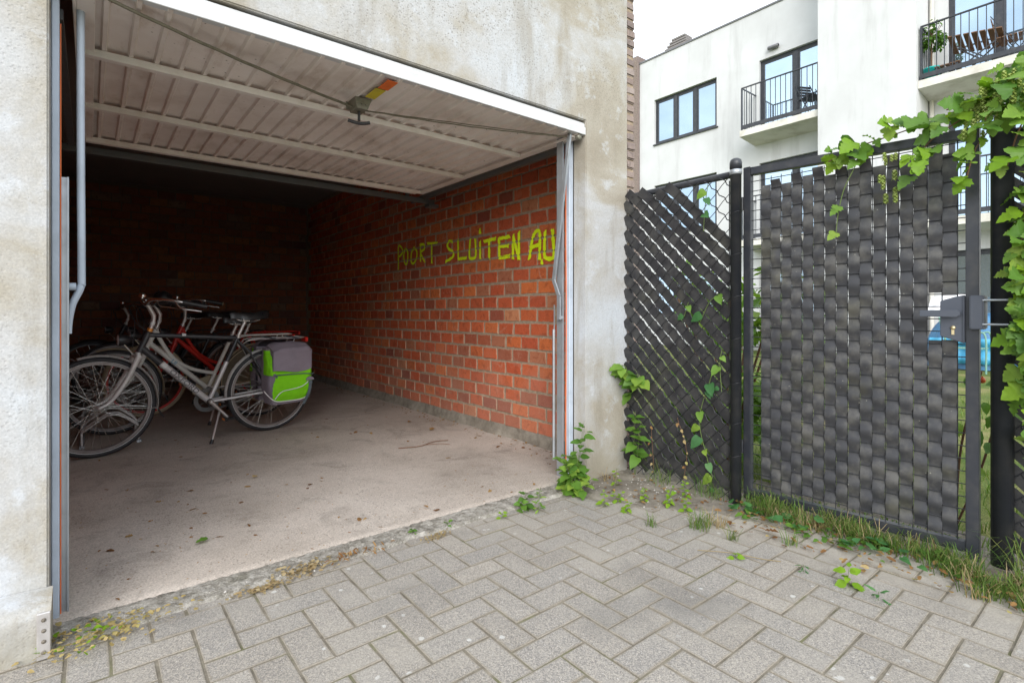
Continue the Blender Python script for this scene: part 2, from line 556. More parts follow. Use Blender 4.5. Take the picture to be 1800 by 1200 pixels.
RED = [(0.0, (0.44, 0.085, 0.036)), (0.25, (0.50, 0.115, 0.044)), (0.5, (0.40, 0.078, 0.036)), (0.72, (0.56, 0.15, 0.045)), (0.88, (0.24, 0.065, 0.045)), (1.0, (0.48, 0.20, 0.10))]
M = dict(
    facade=m_facade(), paver=m_paver(), joint=m_joint(), floor=m_floor(), strip=m_strip(),
    brick=m_brick('red_brick', RED, 0.45, True), farbrick=m_brick('red_brick_joined', RED, 0.45), edgepaver=m_paver('sand_edged_paver', True), shadebrick=m_brick('shade_darkened_brick', [(p, (c[0] * .40, c[1] * .62, c[2] * .8)) for p, c in RED], 0.1), mortar=m_mortar(), door=m_door(), render=m_render(),  # back wall brick: red brick with the deep interior shade put into its colour
    clad=m_brick('purple_grey_brick', [(0.0, (0.235, 0.18, 0.16)), (0.3, (0.29, 0.23, 0.205)), (0.6, (0.20, 0.16, 0.15)), (1.0, (0.33, 0.275, 0.25))], 0.3),
    slat=m_slat('black_plastic_slat', (0.022, 0.022, 0.025), 0.25, 0.12), gslat=m_slat('dusty_plastic_slat', (0.038, 0.039, 0.044), 0.6, 0.25),
    glass=m_glass(), lawn=m_lawn(), soil=m_soil(),
    ceil=simple('bare_concrete_ceiling', (0.20, 0.185, 0.17), 0.9, 0, None, 0.5, 3),
    anth=simple('anthracite_paint', (0.026, 0.029, 0.037), 0.42, 0, (0.11, 0.105, 0.095), 0.3, 12),
    wire=simple('dark_coated_wire', (0.02, 0.021, 0.024), 0.5),
    dooredge=simple('white_door_edge_paint', (0.58, 0.59, 0.60), 0.4, 0, (0.40, 0.39, 0.37), 0.4, 6),
    shademortar=simple('shade_darkened_mortar', (0.10, 0.075, 0.055), 0.95, 0, None, 0.4, 9),  # back wall mortar, its colour darkened to stand for the shade back there
    beam=simple('cream_steel_paint', (0.84, 0.80, 0.76), 0.45, 0, (0.50, 0.40, 0.31), 0.4, 8),
    zinc=simple('galvanised_steel', (0.40, 0.43, 0.46), 0.45, 0.55, (0.24, 0.24, 0.24), 0.5, 10),
    bluegrey=simple('pale_blue_grey_paint', (0.44, 0.50, 0.58), 0.45, 0, (0.29, 0.33, 0.38), 0.55, 7),
    dsteel=simple('dark_steel', (0.10, 0.105, 0.11), 0.5, 0.4, (0.13, 0.09, 0.06), 0.4, 8),
    orange=simple('orange_cord', (0.72, 0.16, 0.04), 0.6), rope=simple('grimy_cable', (0.15, 0.135, 0.095), 0.8, 0, (0.08, 0.075, 0.05), 0.6, 40),
    lockgrey=simple('olive_grey_steel', (0.23, 0.225, 0.18), 0.5, 0.3, (0.12, 0.1, 0.07), 0.5, 20),
    black=simple('black_plastic', (0.015, 0.015, 0.017), 0.4), rubber=simple('tyre_rubber', (0.016, 0.016, 0.019), 0.6, 0, (0.05, 0.046, 0.042), 0.35, 18),
    cream=simple('cream_rubber', (0.40, 0.33, 0.22), 0.7), chrome=simple('chrome', (0.72, 0.71, 0.69), 0.2, 1.0, (0.42, 0.38, 0.33), 0.35, 20),
    guardgrey=simple('silver_grey_guard_paint', (0.62, 0.61, 0.60), 0.3, 0.15, (0.4, 0.37, 0.34), 0.35, 14), slate=simple('blue_grey_metal', (0.075, 0.085, 0.11), 0.4, 0.2),
    alu=simple('dull_aluminium', (0.60, 0.58, 0.57), 0.38, 0.6, (0.30, 0.27, 0.25), 0.5, 15),
    silver=simple('silver_frame_paint', (0.56, 0.55, 0.56), 0.32, 0.2, (0.3, 0.28, 0.27), 0.4, 10),
    dgrey=simple('charcoal_frame_paint', (0.045, 0.046, 0.052), 0.35, 0.2, (0.12, 0.115, 0.11), 0.3, 10),
    whitepaint=simple('white_frame_paint', (0.74, 0.73, 0.69), 0.35, 0, (0.50, 0.47, 0.42), 0.35, 10),
    redpaint=simple('red_frame_paint', (0.55, 0.022, 0.014), 0.35, 0, (0.28, 0.02, 0.015), 0.4, 10),
    blackpaint=simple('black_frame_paint', (0.02, 0.02, 0.022), 0.3), saddle=simple('black_vinyl', (0.018, 0.018, 0.02), 0.32, 0, (0.08, 0.075, 0.07), 0.4, 14),
    lime=simple('lime_green_fabric', (0.20, 0.60, 0.012), 0.8, 0, (0.13, 0.42, 0.015), 0.35, 14, 0.2, 0.3, 25),
    mauve=simple('mauve_grey_fabric', (0.235, 0.205, 0.245), 0.85, 0, (0.17, 0.15, 0.18), 0.45, 14, 0.2, 0.3, 25),
    strap=simple('blue_grey_webbing', (0.10, 0.13, 0.15), 0.85), piping=simple('pale_piping', (0.75, 0.75, 0.74), 0.5),
    amber=simple('amber_reflector', (0.85, 0.25, 0.03), 0.3), copper=simple('orange_ring', (0.70, 0.27, 0.05), 0.35, 0.3), lens=simple('lamp_lens', (0.5, 0.5, 0.52), 0.1, 0.3),
    print_dark=simple('dark_print', (0.07, 0.07, 0.08), 0.5), print_blue=simple('blue_print', (0.05, 0.33, 0.55), 0.5),
    print_white=simple('white_decal', (0.70, 0.70, 0.70), 0.45), brass=simple('brass', (0.70, 0.58, 0.35), 0.35, 0.8),
    orange_print=simple('orange_sticker', (0.80, 0.17, 0.03), 0.5, 0, (0.45, 0.12, 0.04), 0.35, 20), yellow_print=simple('yellow_sticker', (0.60, 0.50, 0.035), 0.5, 0, (0.36, 0.30, 0.04), 0.5, 20),
    wood=simple('brown_hardwood', (0.17, 0.085, 0.042), 0.6, 0, (0.09, 0.05, 0.03), 0.5, 20), teal=simple('turquoise_plastic', (0.01, 0.50, 0.47), 0.4),
    coping=simple('grey_metal_coping', (0.17, 0.17, 0.18), 0.5, 0.3), louvre=simple('weathered_louvre', (0.21, 0.195, 0.185), 0.8), slab=simple('stained_balcony_concrete', (0.66, 0.64, 0.59), 0.85, 0, (0.36, 0.33, 0.27), 0.6, 2.5),
    tarp=simple('blue_tarpaulin', (0.055, 0.19, 0.36), 0.5, 0, (0.02, 0.05, 0.14), 0.7, 3), greensteel=simple('pale_green_steel', (0.16, 0.32, 0.26), 0.5), whitecloth=simple('white_cloth', (0.68, 0.68, 0.70), 0.8),
    leaf=leafmat('mid_green_leaf', (0.07, 0.165, 0.024), (0.10, 0.22, 0.034), (0.14, 0.27, 0.04)), hop=leafmat('hop_leaf', (0.10, 0.22, 0.03), (0.16, 0.30, 0.045), (0.27, 0.40, 0.06)),
    bright=leafmat('bright_seedling_leaf', (0.15, 0.30, 0.02), (0.20, 0.36, 0.02), (0.24, 0.40, 0.03)), cone=leafmat('hop_cone', (0.30, 0.40, 0.10), (0.38, 0.47, 0.14), (0.47, 0.52, 0.20)),
    blue_leaf=leafmat('blue_green_leaf', (0.05, 0.16, 0.05), (0.07, 0.20, 0.06), (0.10, 0.235, 0.07)), dry=leafmat('dry_leaf', (0.20, 0.09, 0.035), (0.33, 0.18, 0.07), (0.45, 0.30, 0.13), 0.8),
    yellowdry=leafmat('yellowing_leaf', (0.42, 0.32, 0.13), (0.52, 0.40, 0.20), (0.36, 0.34, 0.10), 0.7), grass=leafmat('grass_blade', (0.08, 0.17, 0.03), (0.13, 0.23, 0.04), (0.24, 0.27, 0.08), 0.6),
    straw=leafmat('straw', (0.40, 0.31, 0.17), (0.48, 0.39, 0.23), (0.35, 0.24, 0.12), 0.8), stem=simple('green_stem', (0.10, 0.15, 0.035), 0.6), rstem=simple('brown_stem', (0.17, 0.085, 0.045), 0.7),
    hip=simple('rose_hip', (0.62, 0.10, 0.02), 0.35), stone=simple('white_chip', (0.50, 0.48, 0.45), 0.8), darkrim=simple('dull_rim', (0.23, 0.205, 0.20), 0.4, 0.5, (0.15, 0.12, 0.10), 0.4, 20),
)

def m_paint():
    t = NT('fluorescent_yellow_green_spray_paint')
    uv = t.n.new('ShaderNodeUVMap').outputs[0]
    sp = t.n.new('ShaderNodeSeparateXYZ')
    t.l.new(uv, sp.inputs[0])
    e = t.math('SUBTRACT', 1.0, t.math('ABSOLUTE', sp.outputs['Y']))
    n = t.noise(160, 3, 0.7)
    n2 = t.noise(38, 3, 0.6)
    a = t.math('ADD', t.math('MULTIPLY', e, 2.0), t.math('MULTIPLY', t.math('SUBTRACT', n, 0.5), 1.7))
    a = t.math('ADD', a, t.math('MULTIPLY', t.math('SUBTRACT', n2, 0.55), 1.3))
    z = t.math('FRACT', t.math('DIVIDE', t.math('SUBTRACT', t.sep('Z'), 0.1923), 0.105))
    jn = t.math('ABSOLUTE', t.math('SUBTRACT', t.math('FRACT', t.math('ADD', z, 0.5)), 0.5))
    jm = t.step(t.math('ADD', jn, t.math('MULTIPLY', t.math('SUBTRACT', n2, 0.5), 0.12)), 0.085, 0.045)
    a = t.math('SUBTRACT', a, t.math('MULTIPLY', jm, 0.85))
    alpha = t.step(a, 0.25, 0.75)
    t.l.new(alpha, t.b.inputs['Alpha'])
    c = t.ramp(t.noise(9, 4), [(0.35, (0.62, 0.80, 0.012)), (0.65, (0.74, 0.92, 0.02))])
    return t.fin(c, 0.55, 0, 0.3)
M['spray'] = m_paint()

# ============================================================ the ground
def sheet(name, x0, x1, y0, y1, z, mat, nx=1, ny=1, fn=None):
    mb = MB()
    mb.grid(lambda u, v: (x0 + (x1 - x0) * u, y0 + (y1 - y0) * v, z if fn is None else fn(x0 + (x1 - x0) * u, y0 + (y1 - y0) * v)), nx, ny)
    return tag(mb.build(name, mat), kind='structure')

sheet('ground', -400, 400, -400, 400, -0.09, M['lawn'])
sheet('lawn', 2.76, 30, -25, 25, -0.012, M['lawn'])
pavement = sheet('pavement', -9, 2.76, -9, 2.16, -0.0024, M['joint'])
sheet('garage_floor', -0.5, 2.66, 2.19, 8.4, 0.012, M['floor'], 120, 160, lambda x, y: 0.012 - 0.022 * max(0, 1 - (y - 2.19 - 0.012 * nz(x, 0, 9, 5)) / 0.04))

def strip_z(x, y):
    e = max(0, min(1, (y - 2.045 - 0.02 * nz(x, 0, 3, 5)) / 0.05))
    return -0.02 + e * (0.032 + 0.004 * nz(x, y, 0, 17) + 0.007 * nz(x, y, 5, 60)) - max(0, (y - 2.215) * 1.2)
sheet('threshold_strip', -0.12, 2.30, 2.02, 2.25, 0, M['strip'], 240, 28, strip_z)

# herringbone paving: one object per paver in view, nearest first, the rest joined
U, J = 0.1025, 0.0036
def paver_mesh(L, W, seed):
    r = random.Random(seed)
    a, b, h, c = L / 2 - J, W / 2 - J, 0.03, 0.0012
    vs = []
    for z, k in ((-h, 0), (-c, 0), (0, c)):
        for sx, sy in ((-1, -1), (1, -1), (1, 1), (-1, 1)):
            vs.append((sx * (a - k) + r.uniform(-.0012, .0012), sy * (b - k) + r.uniform(-.0012, .0012), z + (r.uniform(-.0008, .0008) if z > -c else 0)))
    fs = [(8, 9, 10, 11)]
    for lv in (0, 4):
        fs += [(lv + i, lv + (i + 1) % 4, lv + 4 + (i + 1) % 4, lv + 4 + i) for i in range(4)]
    return vs, fs
pav_var = []
for k in range(8):
    mb = MB()
    mb.add(*paver_mesh(2 * U, U, 40 + k))
    pav_var.append((mb, mb.mesh('paver')))
px0, py0 = 0.97, 1.11
spots = []
for i in range(-60, 20):
    for j in range(-60, 12):
        k = (i - j) % 4
        if k == 0:
            spots.append((px0 + (i + 1) * U, py0 + (j + .5) * U, 0))
        elif k == 3:
            spots.append((px0 + (i + .5) * U, py0 + (j + 1) * U, 1))
def in_view(x, y):
    X, Y = x * .780 - y * .626, x * .626 + y * .780
    return Y > 0.9 and abs(X / Y) < 1.1 and 1 / Y < 0.80
spots = [s for s in spots if s[1] < 2.20 and s[0] < 2.70 and s[0] > -4.5 and s[1] > -4]
vis = sorted([s for s in spots if in_view(s[0], s[1])], key=lambda s: math.hypot(s[0], s[1]))
single = set(vis[:300])
rest = MB()
rp = random.Random(3)
for s in spots:
    x, y, o = s
    k = rp.randrange(8)
    dz = max(-.0012, rp.gauss(0, 0.0010))
    rot = Euler((rp.gauss(0, .004), rp.gauss(0, .004), o * PI / 2 + rp.gauss(0, .006)))
    if s in single:
        p = link('paver', pav_var[k][1], M['edgepaver'], pavement)
        p.location = (x, y, dz)
        p.rotation_euler = rot
    else:
        mt = Matrix.Translation((x, y, dz)) @ rot.to_matrix().to_4x4()
        rest.add([mt @ Vector(v) for v in pav_var[k][0].v], pav_var[k][0].f)
tag(rest.build('paver_field', M['paver'], pavement), kind='stuff')

def soil_z(x, y):
    d = max(0, min(1, (x - 2.02 + 0.55 * (y - 1.75) + 0.16 * nz(x, y, 1, 4)) / 0.35))
    g = max(0, min(1, (x - 2.60 + 0.10 * nz(x, y, 2, 5)) / 0.10))
    m = max(d * (1 if y > 1.3 else max(0, 1 - (1.3 - y) / .25)), g)
    return -0.016 + 0.026 * m + 0.010 * m * nz(x, y, 0, 9) + 0.006 * m * nz(x, y, 4, 40)
sheet('soil', 1.75, 3.1, -0.6, 2.16, 0, M['soil'], 110, 220, soil_z)

# ============================================================ the garage
G = empty('garage', (1.1, 2.15, 0), 'weathered concrete and brick garage with its door swung open', 'garage')
XW = 2.62
mb = MB()
mb.prism([(-1.6, -0.1), (-0.098, -0.1), (-0.098, 2.135), (2.286, 2.135), (2.286, -0.1), (2.667, -0.1), (2.667, 3.6), (-1.6, 3.6)], 2.15, 2.253)
mb.build('concrete_front', M['facade'], G, True, 0.005, 2)
mb = MB()
mb.box(-1.6, 2.66, 2.253, 8.7, 2.65, 2.85)
mb.build('ceiling_slab', M['ceil'], G, True)
mb = MB()
mb.box(-1.6, -0.10, 2.255, 2.50, 0, 2.649)
mb.box(2.255, 2.70, 2.2545, 2.30, 2.14, 2.649)
mb.box(2.30, 2.627, 2.2545, 2.33, 0, 2.139)
mb.box(-0.09, 2.25, 2.2545, 2.30, 2.16, 2.649)
mb.build('inner_pier', M['ceil'], G, True)

def brick_mb(L, H, seed, t=0.03):
    """front faces -x; front plane at x=0"""
    r = random.Random(seed)
    a, b, c = L / 2, H / 2, 0.004
    def q(k): return r.uniform(-k, k)
    vs = []
    for x, ins in ((t, 0), (c, 0), (0, c * 1.3)):
        for sy, sz in ((1, -1), (-1, -1), (-1, 1), (1, 1)):
            vs.append((x + (q(.002) if x == 0 else 0), sy * (a - ins + q(.003)), sz * (b - ins + q(.0025))))
    fs = [(8, 9, 10, 11)]
    for lv in (0, 4):
        fs += [(lv + i, lv + (i + 1) % 4, lv + 4 + (i + 1) % 4, lv + 4 + i) for i in range(4)]
    mb = MB()
    mb.add(vs, fs)
    return mb
def course_wall(parent, place, length, z0, z1, L, H, jx, jz, mat, nvar, max_single, key, seed, rz, prefer=None):
    """running bond; place(s, z) gives the world point on the wall, s along it"""
    r = random.Random(seed)
    var = [brick_mb(L, H, seed * 10 + k) for k in range(nvar)]
    meshes = [v.mesh('brick') for v in var]
    half = [brick_mb(L / 2 - jx / 2, H, seed * 10 + 90 + k) for k in range(3)]
    hmesh = [v.mesh('brick') for v in half]
    lst = []
    row = 0
    z = z0 + H / 2
    while z + H / 2 < z1:
        off = 0 if row % 2 == 0 else (L + jx) / 2
        s = off + r.uniform(-.012, .012)
        if off > 0:
            lst.append((s - (L + jx) / 2 + (L + jx) / 4, z, 1))
        while s + L < length:
            lst.append((s + L / 2, z + r.gauss(0, .0015), 0))
            s += L + jx
        row += 1
        z += H + jz
    lst.sort(key=lambda q: key(*place(q[0], q[1])))
    stuff = MB()
    for i, (s, z, h) in enumerate(lst):
        k = r.randrange(3 if h else nvar)
        p = Vector(place(s, z))
        rot = Euler((r.gauss(0, .006), r.gauss(0, .006), rz + r.gauss(0, .008)))
        dx = r.uniform(-.003, .0025)
        p += Euler((0, 0, rz)).to_matrix() @ Vector((dx, 0, 0))
        if i < max_single:
            o = link('brick', (hmesh if h else meshes)[k], mat, parent)
            o.location = p - wloc(parent)
            o.rotation_euler = rot
        else:
            mt = Matrix.Translation(p) @ rot.to_matrix().to_4x4()
            src = (half if h else var)[k]
            stuff.add([mt @ Vector(v) for v in src.v], src.f)
    if stuff.v:
        tag(stuff.build('bricks', M['farbrick'] if mat == M['brick'] else mat, parent, True), kind='stuff')

mb = MB(); mb.box(XW + .0025, XW + .04, 2.33, 8.4, 0, 2.649)
w_r = mb.build('side_wall', M['mortar'], G, True)
course_wall(w_r, lambda s, z: (XW - .002, 2.36 + s, z), 5.96, 0.095, 2.64, .186, .0905, .014, .0145, M['brick'], 9, 299,
            lambda x, y, z: (100 if z > 2.08 + (y - 4) * .13 or y < 2.6 else 0) + math.hypot(x, y), 5, 0)
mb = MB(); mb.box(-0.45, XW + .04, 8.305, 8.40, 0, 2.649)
w_b = mb.build('back_wall', M['shademortar'], G, True)
course_wall(w_b, lambda s, z: (2.60 - s, 8.298, z), 3.0, 0.095, 2.64, .189, .0935, .011, .0115, M['shadebrick'], 6, 299,
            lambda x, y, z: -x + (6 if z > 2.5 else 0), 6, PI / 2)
mb = MB(); mb.box(-0.45, -0.405, 2.50, 8.304, 0, 2.649)
w_l = mb.build('left_wall', M['mortar'], G, True)
course_wall(w_l, lambda s, z: (-0.398, 2.52 + s, z), 5.78, 0.095, 2.64, .189, .0935, .011, .0115, M['brick'], 4, 0, lambda x, y, z: 0, 8, PI)
# crumbling footing along the side wall
mb = MB()
def foot(u, v):
    y = 2.34 + u * 5.95
    k = v
    h = 0.092 + 0.012 * nz(y, 0, 2, 9)
    return (XW + .002 - (1 - k) * (0.035 + 0.03 * nz(y, 3, 0, 3)) - .012 * nz(y, k * .2, 1, 22) * (1 - abs(2 * k - 1)), y, 0.010 + h * k ** 1.6)
mb.grid(foot, 260, 6)
mb.build('crumbled_footing', M['soil'], G, True)
# the painted words, brushed on as thin coats over the bricks
STROKES = [[(5.217, 1.477), (5.217, 1.712), (5.142, 1.698), (5.119, 1.648), (5.187, 1.613), (5.223, 1.612)], [(5.063, 1.677), (5.092, 1.618), (5.075, 1.535), (5.025, 1.518), (5.002, 1.584), (5.011, 1.652), (5.054, 1.676)], [(4.871, 1.672), (4.921, 1.617), (4.926, 1.531), (4.871, 1.514), (4.811, 1.568), (4.811, 1.634), (4.865, 1.672)], [(4.731, 1.691), (4.731, 1.529)], [(4.736, 1.688), (4.663, 1.684), (4.652, 1.638), (4.723, 1.606), (4.645, 1.51)], [(4.586, 1.686), (4.409, 1.671)], [(4.506, 1.678), (4.506, 1.495)], [(4.133, 1.66), (4.189, 1.666), (4.218, 1.633), (4.189, 1.594), (4.122, 1.565), (4.116, 1.523), (4.178, 1.498), (4.241, 1.485)], [(4.036, 1.658), (4.03, 1.49), (3.905, 1.488)], [(3.84, 1.64), (3.85, 1.5), (3.82, 1.475), (3.765, 1.482), (3.752, 1.514), (3.761, 1.632)], [(3.688, 1.607), (3.688, 1.476)], [(3.694, 1.709), (3.69, 1.69)], [(3.625, 1.606), (3.475, 1.611)], [(3.559, 1.61), (3.555, 1.459)], [(3.288, 1.608), (3.423, 1.606), (3.417, 1.448), (3.288, 1.453)], [(3.417, 1.542), (3.304, 1.538)], [(3.234, 1.605), (3.239, 1.439)], [(3.234, 1.605), (3.171, 1.428)], [(3.165, 1.622), (3.165, 1.428)], [(3.038, 1.417), (3.008, 1.546), (2.971, 1.604), (2.928, 1.608), (2.921, 1.546), (2.924, 1.408)], [(3.023, 1.497), (2.925, 1.508)], [(2.902, 1.378), (2.901, 1.372)], [(2.864, 1.591), (2.869, 1.437), (2.851, 1.402), (2.782, 1.397), (2.769, 1.437), (2.782, 1.591)], [(2.743, 1.37), (2.741, 1.363)]]
LETTERS = [[0], [1], [2], [3, 4], [5, 6], [7], [8], [9], [10, 11], [12, 13], [14, 15], [16, 17, 18], [19, 20], [21], [22], [23]]
for grp in LETTERS:
    verts, faces, uvs = [], [], []
    for si in grp:
        st = STROKES[si]
        P = [Vector((0, a, b)) for a, b in st]
        sharp = len(P) <= 3 or si == 14
        P = curve(P, 8) if not sharp else [P[i].lerp(P[i + 1], t / 8) for i in range(len(P) - 1) for t in range(8)] + [P[-1]]
        w = 0.0165 + 0.0055 * (5.2 - st[0][0]) / 2.4
        d0, d1 = (P[0] - P[1]).normalized(), (P[-1] - P[-2]).normalized()
        P = [P[0] + d0 * w * .8] + P + [P[-1] + d1 * w * .8]
        b = len(verts)
        for i, p in enumerate(P):
            d = (P[min(i + 1, len(P) - 1)] - P[max(i - 1, 0)]).normalized()
            nn = Vector((0, -d.z, d.y))
            ww = w * (1 + .22 * mnoise.noise(Vector((si, i * .35, 0))))
            xo = XW - 0.0105 - 0.00004 * si
            end = i in (0, len(P) - 1)
            for q in (-1, 0, 1):
                verts.append((xo, p.y + nn.y * ww * q, p.z + nn.z * ww * q))
                uvs.append((0, 1 if end and q == 0 else q))
        for i in range(len(P) - 1):
            for q in (0, 1):
                faces.append((b + i * 3 + q, b + i * 3 + q + 1, b + (i + 1) * 3 + q + 1, b + (i + 1) * 3 + q))
    me = bpy.data.meshes.new('painted_letter')
    me.from_pydata(verts, [], faces)
    ul = me.uv_layers.new(name='UVMap')
    for lp in me.loops:
        ul.data[lp.index].uv = uvs[lp.vertex_index]
    link('painted_letter', me, M['spray'], w_r)

# outer brick cladding seen beside the concrete edge
mb = MB(); mb.box(2.6675, 2.746, 2.168, 8.7, -0.1, 3.6)
cl = mb.build('outer_cladding', M['mortar'], G, True)
rc = random.Random(11)
cv = []
for k in range(6):
    r = random.Random(60 + k)
    t = MB()
    t.box(-.040, .044, -.055, .1, -.0265, .0265)
    t.v = [(a + r.uniform(-.004, .004), b + r.uniform(-.004, .004), c + r.uniform(-.003, .003)) for a, b, c in t.v]
    cv.append(t.mesh('brick', 0.008, 2))
for i in range(60):
    o = link('brick', cv[i % 6], M['clad'], cl)
    o.location = Vector((2.7085 + rc.uniform(-.002, .003), 2.216 + rc.uniform(-.006, .004), 0.03 + i * .06)) - wloc(cl)

# door frame: painted jambs, zinc channels, cords, springs, swing arms
for sx, x, jw, c0, c1 in ((1, 2.286, .034, .041, .066), (-1, -0.098, .021, .024, .044)):
    mb = MB()
    mb.box(x - sx * jw, x - sx * .001, 2.2535, 2.29, 0, 2.13)
    mb.build('door_jamb', M['bluegrey'], G, True, .003)
    mb = MB()
    zt = 2.06 if sx > 0 else 1.45
    mb.box(x - sx * c1, x - sx * c0, 2.292, 2.33, 0, zt)
    mb.box(x - sx * c1, x - sx * (c1 - .004), 2.280, 2.2915, 0, zt)
    mb.build('guide_channel', M['zinc'], G, True)
    mb = MB()
    mb.tube([(x - sx * (jw + .0025), 2.280 + .002 * math.sin(z * 5), z) for z in [i * .13 for i in range(16)]], .0032 if sx > 0 else .0019, 6)
    mb.build('door_cord', M['orange'], G, True)
    mb = MB()
    if sx > 0:
        mb.tube([(2.224, 2.36, .10), (2.224, 2.36, .90)], .010, 8)
        mb.tube([(2.228, 2.36, .90), (2.228, 2.36, 1.05)], .005, 6)
    else:
        mb.box(-.078, -.057, 2.36, 2.39, .02, .80)
    mb.build('spring_tube', M['zinc'], G, True, .003)
    mb = MB()
    ax = 2.188 if sx > 0 else -0.012
    if sx > 0:
        mb.bar((ax, 2.19, 2.05), (ax, 2.325, 1.20), .006, .022, (0, 1, 0))
        mb.bar((ax + .010, 2.19, 2.05), (ax + .010, 2.325, 1.20), .006, .016, (0, 1, 0))
        mb.bar((ax, 2.325, 1.20), (ax + .012, 2.29, 1.10), .010, .022, (0, 1, 0))
        mb.bar((ax + .012, 2.29, 1.10), (ax + .012, 2.29, .96), .012, .024, (0, 1, 0))
        mb.tube([(ax + .012, 2.28, .97), (ax + .03, 2.28, .97)], .012, 8)
    else:
        mb.tube(curve([(-.024, 2.33, 2.08), (-.024, 2.34, 1.6), (-.022, 2.35, 1.15), (-.024, 2.35, 1.09), (-.046, 2.352, 1.03), (-.056, 2.354, .97), (-.058, 2.356, .93)], 6), .0115, 8)
        mb.tube([(-.060, 2.34, 1.09), (-.036, 2.34, 1.09)], .013, 8)
    mb.build('door_arm', M['bluegrey'] if sx < 0 else M['zinc'], G, True)
mb = MB()
mb.box(2.275, 2.305, 2.35, 4.30, 1.995, 2.030)
mb.build('door_rail', M['dsteel'], G, True)
mb = MB()
mb.box(-.10, -.07, 2.35, 4.30, 1.995, 2.030)
mb.build('door_rail', M['dsteel'], G, True)
mb = MB()
mb.box(-.38, 2.40, 4.09, 4.13, 1.966, 2.008)
mb.box(2.33, 2.43, 4.07, 4.15, 1.936, 1.9655)
mb.box(2.12, 2.16, 4.108, 4.112, 2.0085, 2.045)
mb.build('cross_bar', M['dsteel'], G, True, .003)

# the corrugated door, lying open under the lintel
mb = MB()
prof = []
x = -0.03
while x < 2.24:
    prof += [(x, 2.060), (x + .062, 2.060), (x + .068, 2.0440), (x + .081, 2.0440)]
    x += .0875
prof = [(min(a, 2.25), b) for a, b in prof] + [(2.25, 2.060)]
for k in range(len(prof) - 1):
    (a, za), (b, zb) = prof[k], prof[k + 1]
    if b - a < 1e-4:
        continue
    mb.add([(a, 2.158, za), (b, 2.158, zb), (b, 4.05, zb), (a, 4.05, za)], [(0, 1, 2, 3)])
    mb.add([(a, 2.158, za + .004), (b, 2.158, zb + .004), (b, 4.05, zb + .004), (a, 4.05, za + .004)], [(3, 2, 1, 0)])
door = mb.build('garage_door', M['door'], G, True)
tag(door, 'corrugated white door, dirty inside, swung up overhead')
mb = MB()
mb.box(2.205, 2.255, 2.186, 4.065, 2.032, 2.0432)
mb.box(2.2555, 2.267, 2.186, 4.065, 2.032, 2.08)
mb.build('edge_rail', M['door'], door, False, .002)
mb = MB()
mb.box(-.035, .015, 2.186, 4.065, 2.032, 2.0432)
mb.box(-.045, -.0355, 2.186, 4.065, 2.032, 2.08)
mb.build('edge_rail', M['door'], door, False, .002)
mb = MB()
mb.prism([(-.06, 2.050), (2.284, 2.050), (2.284, 2.094), (-.06, 2.094)], 2.150, 2.184)
mb.prism([(-.06, 2.0945), (2.284, 2.0945), (2.284, 2.116), (-.06, 2.116)], 2.158, 2.184)
mb.box(-.06, 2.284, 2.164, 2.184, 2.1165, 2.124)
mb.build('bottom_edge', M['dooredge'], door, False, .002)
for y, w in ((2.67, .034), (3.35, .038), (4.01, .042)):
    mb = MB()
    mb.prism([(-.02, 2.014), (2.17, 2.014), (2.17, 2.0435), (-.02, 2.0435)], y - w / 2, y + w / 2)
    mb.box(2.171, 2.203, y - w / 2 + .004, y - w / 2 + .007, 2.018, 2.0425)
    mb.build('cross_beam', M['beam'], door, False, .003)
mb = MB()
mb.prism([(1.005, 1.990), (1.06, 1.990), (1.08, 2.0435), (.995, 2.0435)], 2.445, 2.535)
mb.box(.985, 1.085, 2.5355, 2.539, 2.003, 2.0435)
for q in (1.01, 1.03, 1.05):
    mb.tube([(q, 2.437, 2.013), (q, 2.446, 2.013)], .005, 6)
mb.build('lock_box', M['lockgrey'], door, False, .003)
mb = MB()
mb.tube([(1.032, 2.487, 1.990), (1.032, 2.487, 1.943)], .007, 8)
mb.tube(curve([(.982, 2.502, 1.940), (1.01, 2.492, 1.933), (1.032, 2.487, 1.931), (1.054, 2.482, 1.933), (1.082, 2.472, 1.940)], 4), .0085, 8)
mb.build('pull_handle', M['black'], door)
for nm, y0, y1, x0, mt in (('orange_sticker', 2.187, 2.292, 1.072, 'orange_print'), ('yellow_sticker', 2.300, 2.425, 1.066, 'yellow_print')):
    mb = MB()
    mb.box(x0 - .030, x0 + .020, y0, y1, 2.0418, 2.0436)
    mb.build(nm, M[mt], door)
def sag(a, b, d, n=18, wob=.0):
    a, b = Vector(a), Vector(b)
    return [a.lerp(b, i / n) + Vector((wob * math.sin(i * 2.1), wob * math.cos(i * 1.7), -d * 4 * (i / n) * (1 - i / n))) for i in range(n + 1)]
mb = MB(); mb.tube(sag((1.005, 2.495, 2.006), (.05, 2.19, 2.036), .012, 20, .002), .0062, 7)
mb.build('door_cable', M['rope'], door)
mb = MB(); mb.tube(sag((1.06, 2.495, 2.004), (2.24, 2.192, 2.036), .014, 24, .003), .0035, 6)
mb.build('door_cable', M['rope'], door)
mb = MB(); mb.tube(sag((1.06, 2.507, 2.008), (2.24, 2.197, 2.038), .004, 24, .002), .0025, 6)
mb.build('door_cable', M['rope'], door)
mb = MB(); mb.lathe([(0, -.012), (.018, -.012), (.018, -.004), (.012, 0), (.018, .004), (.018, .012), (0, .012)], (2.245, 2.172, 2.034), 'Y', 14)
mb.build('cable_pulley', M['lockgrey'], door)

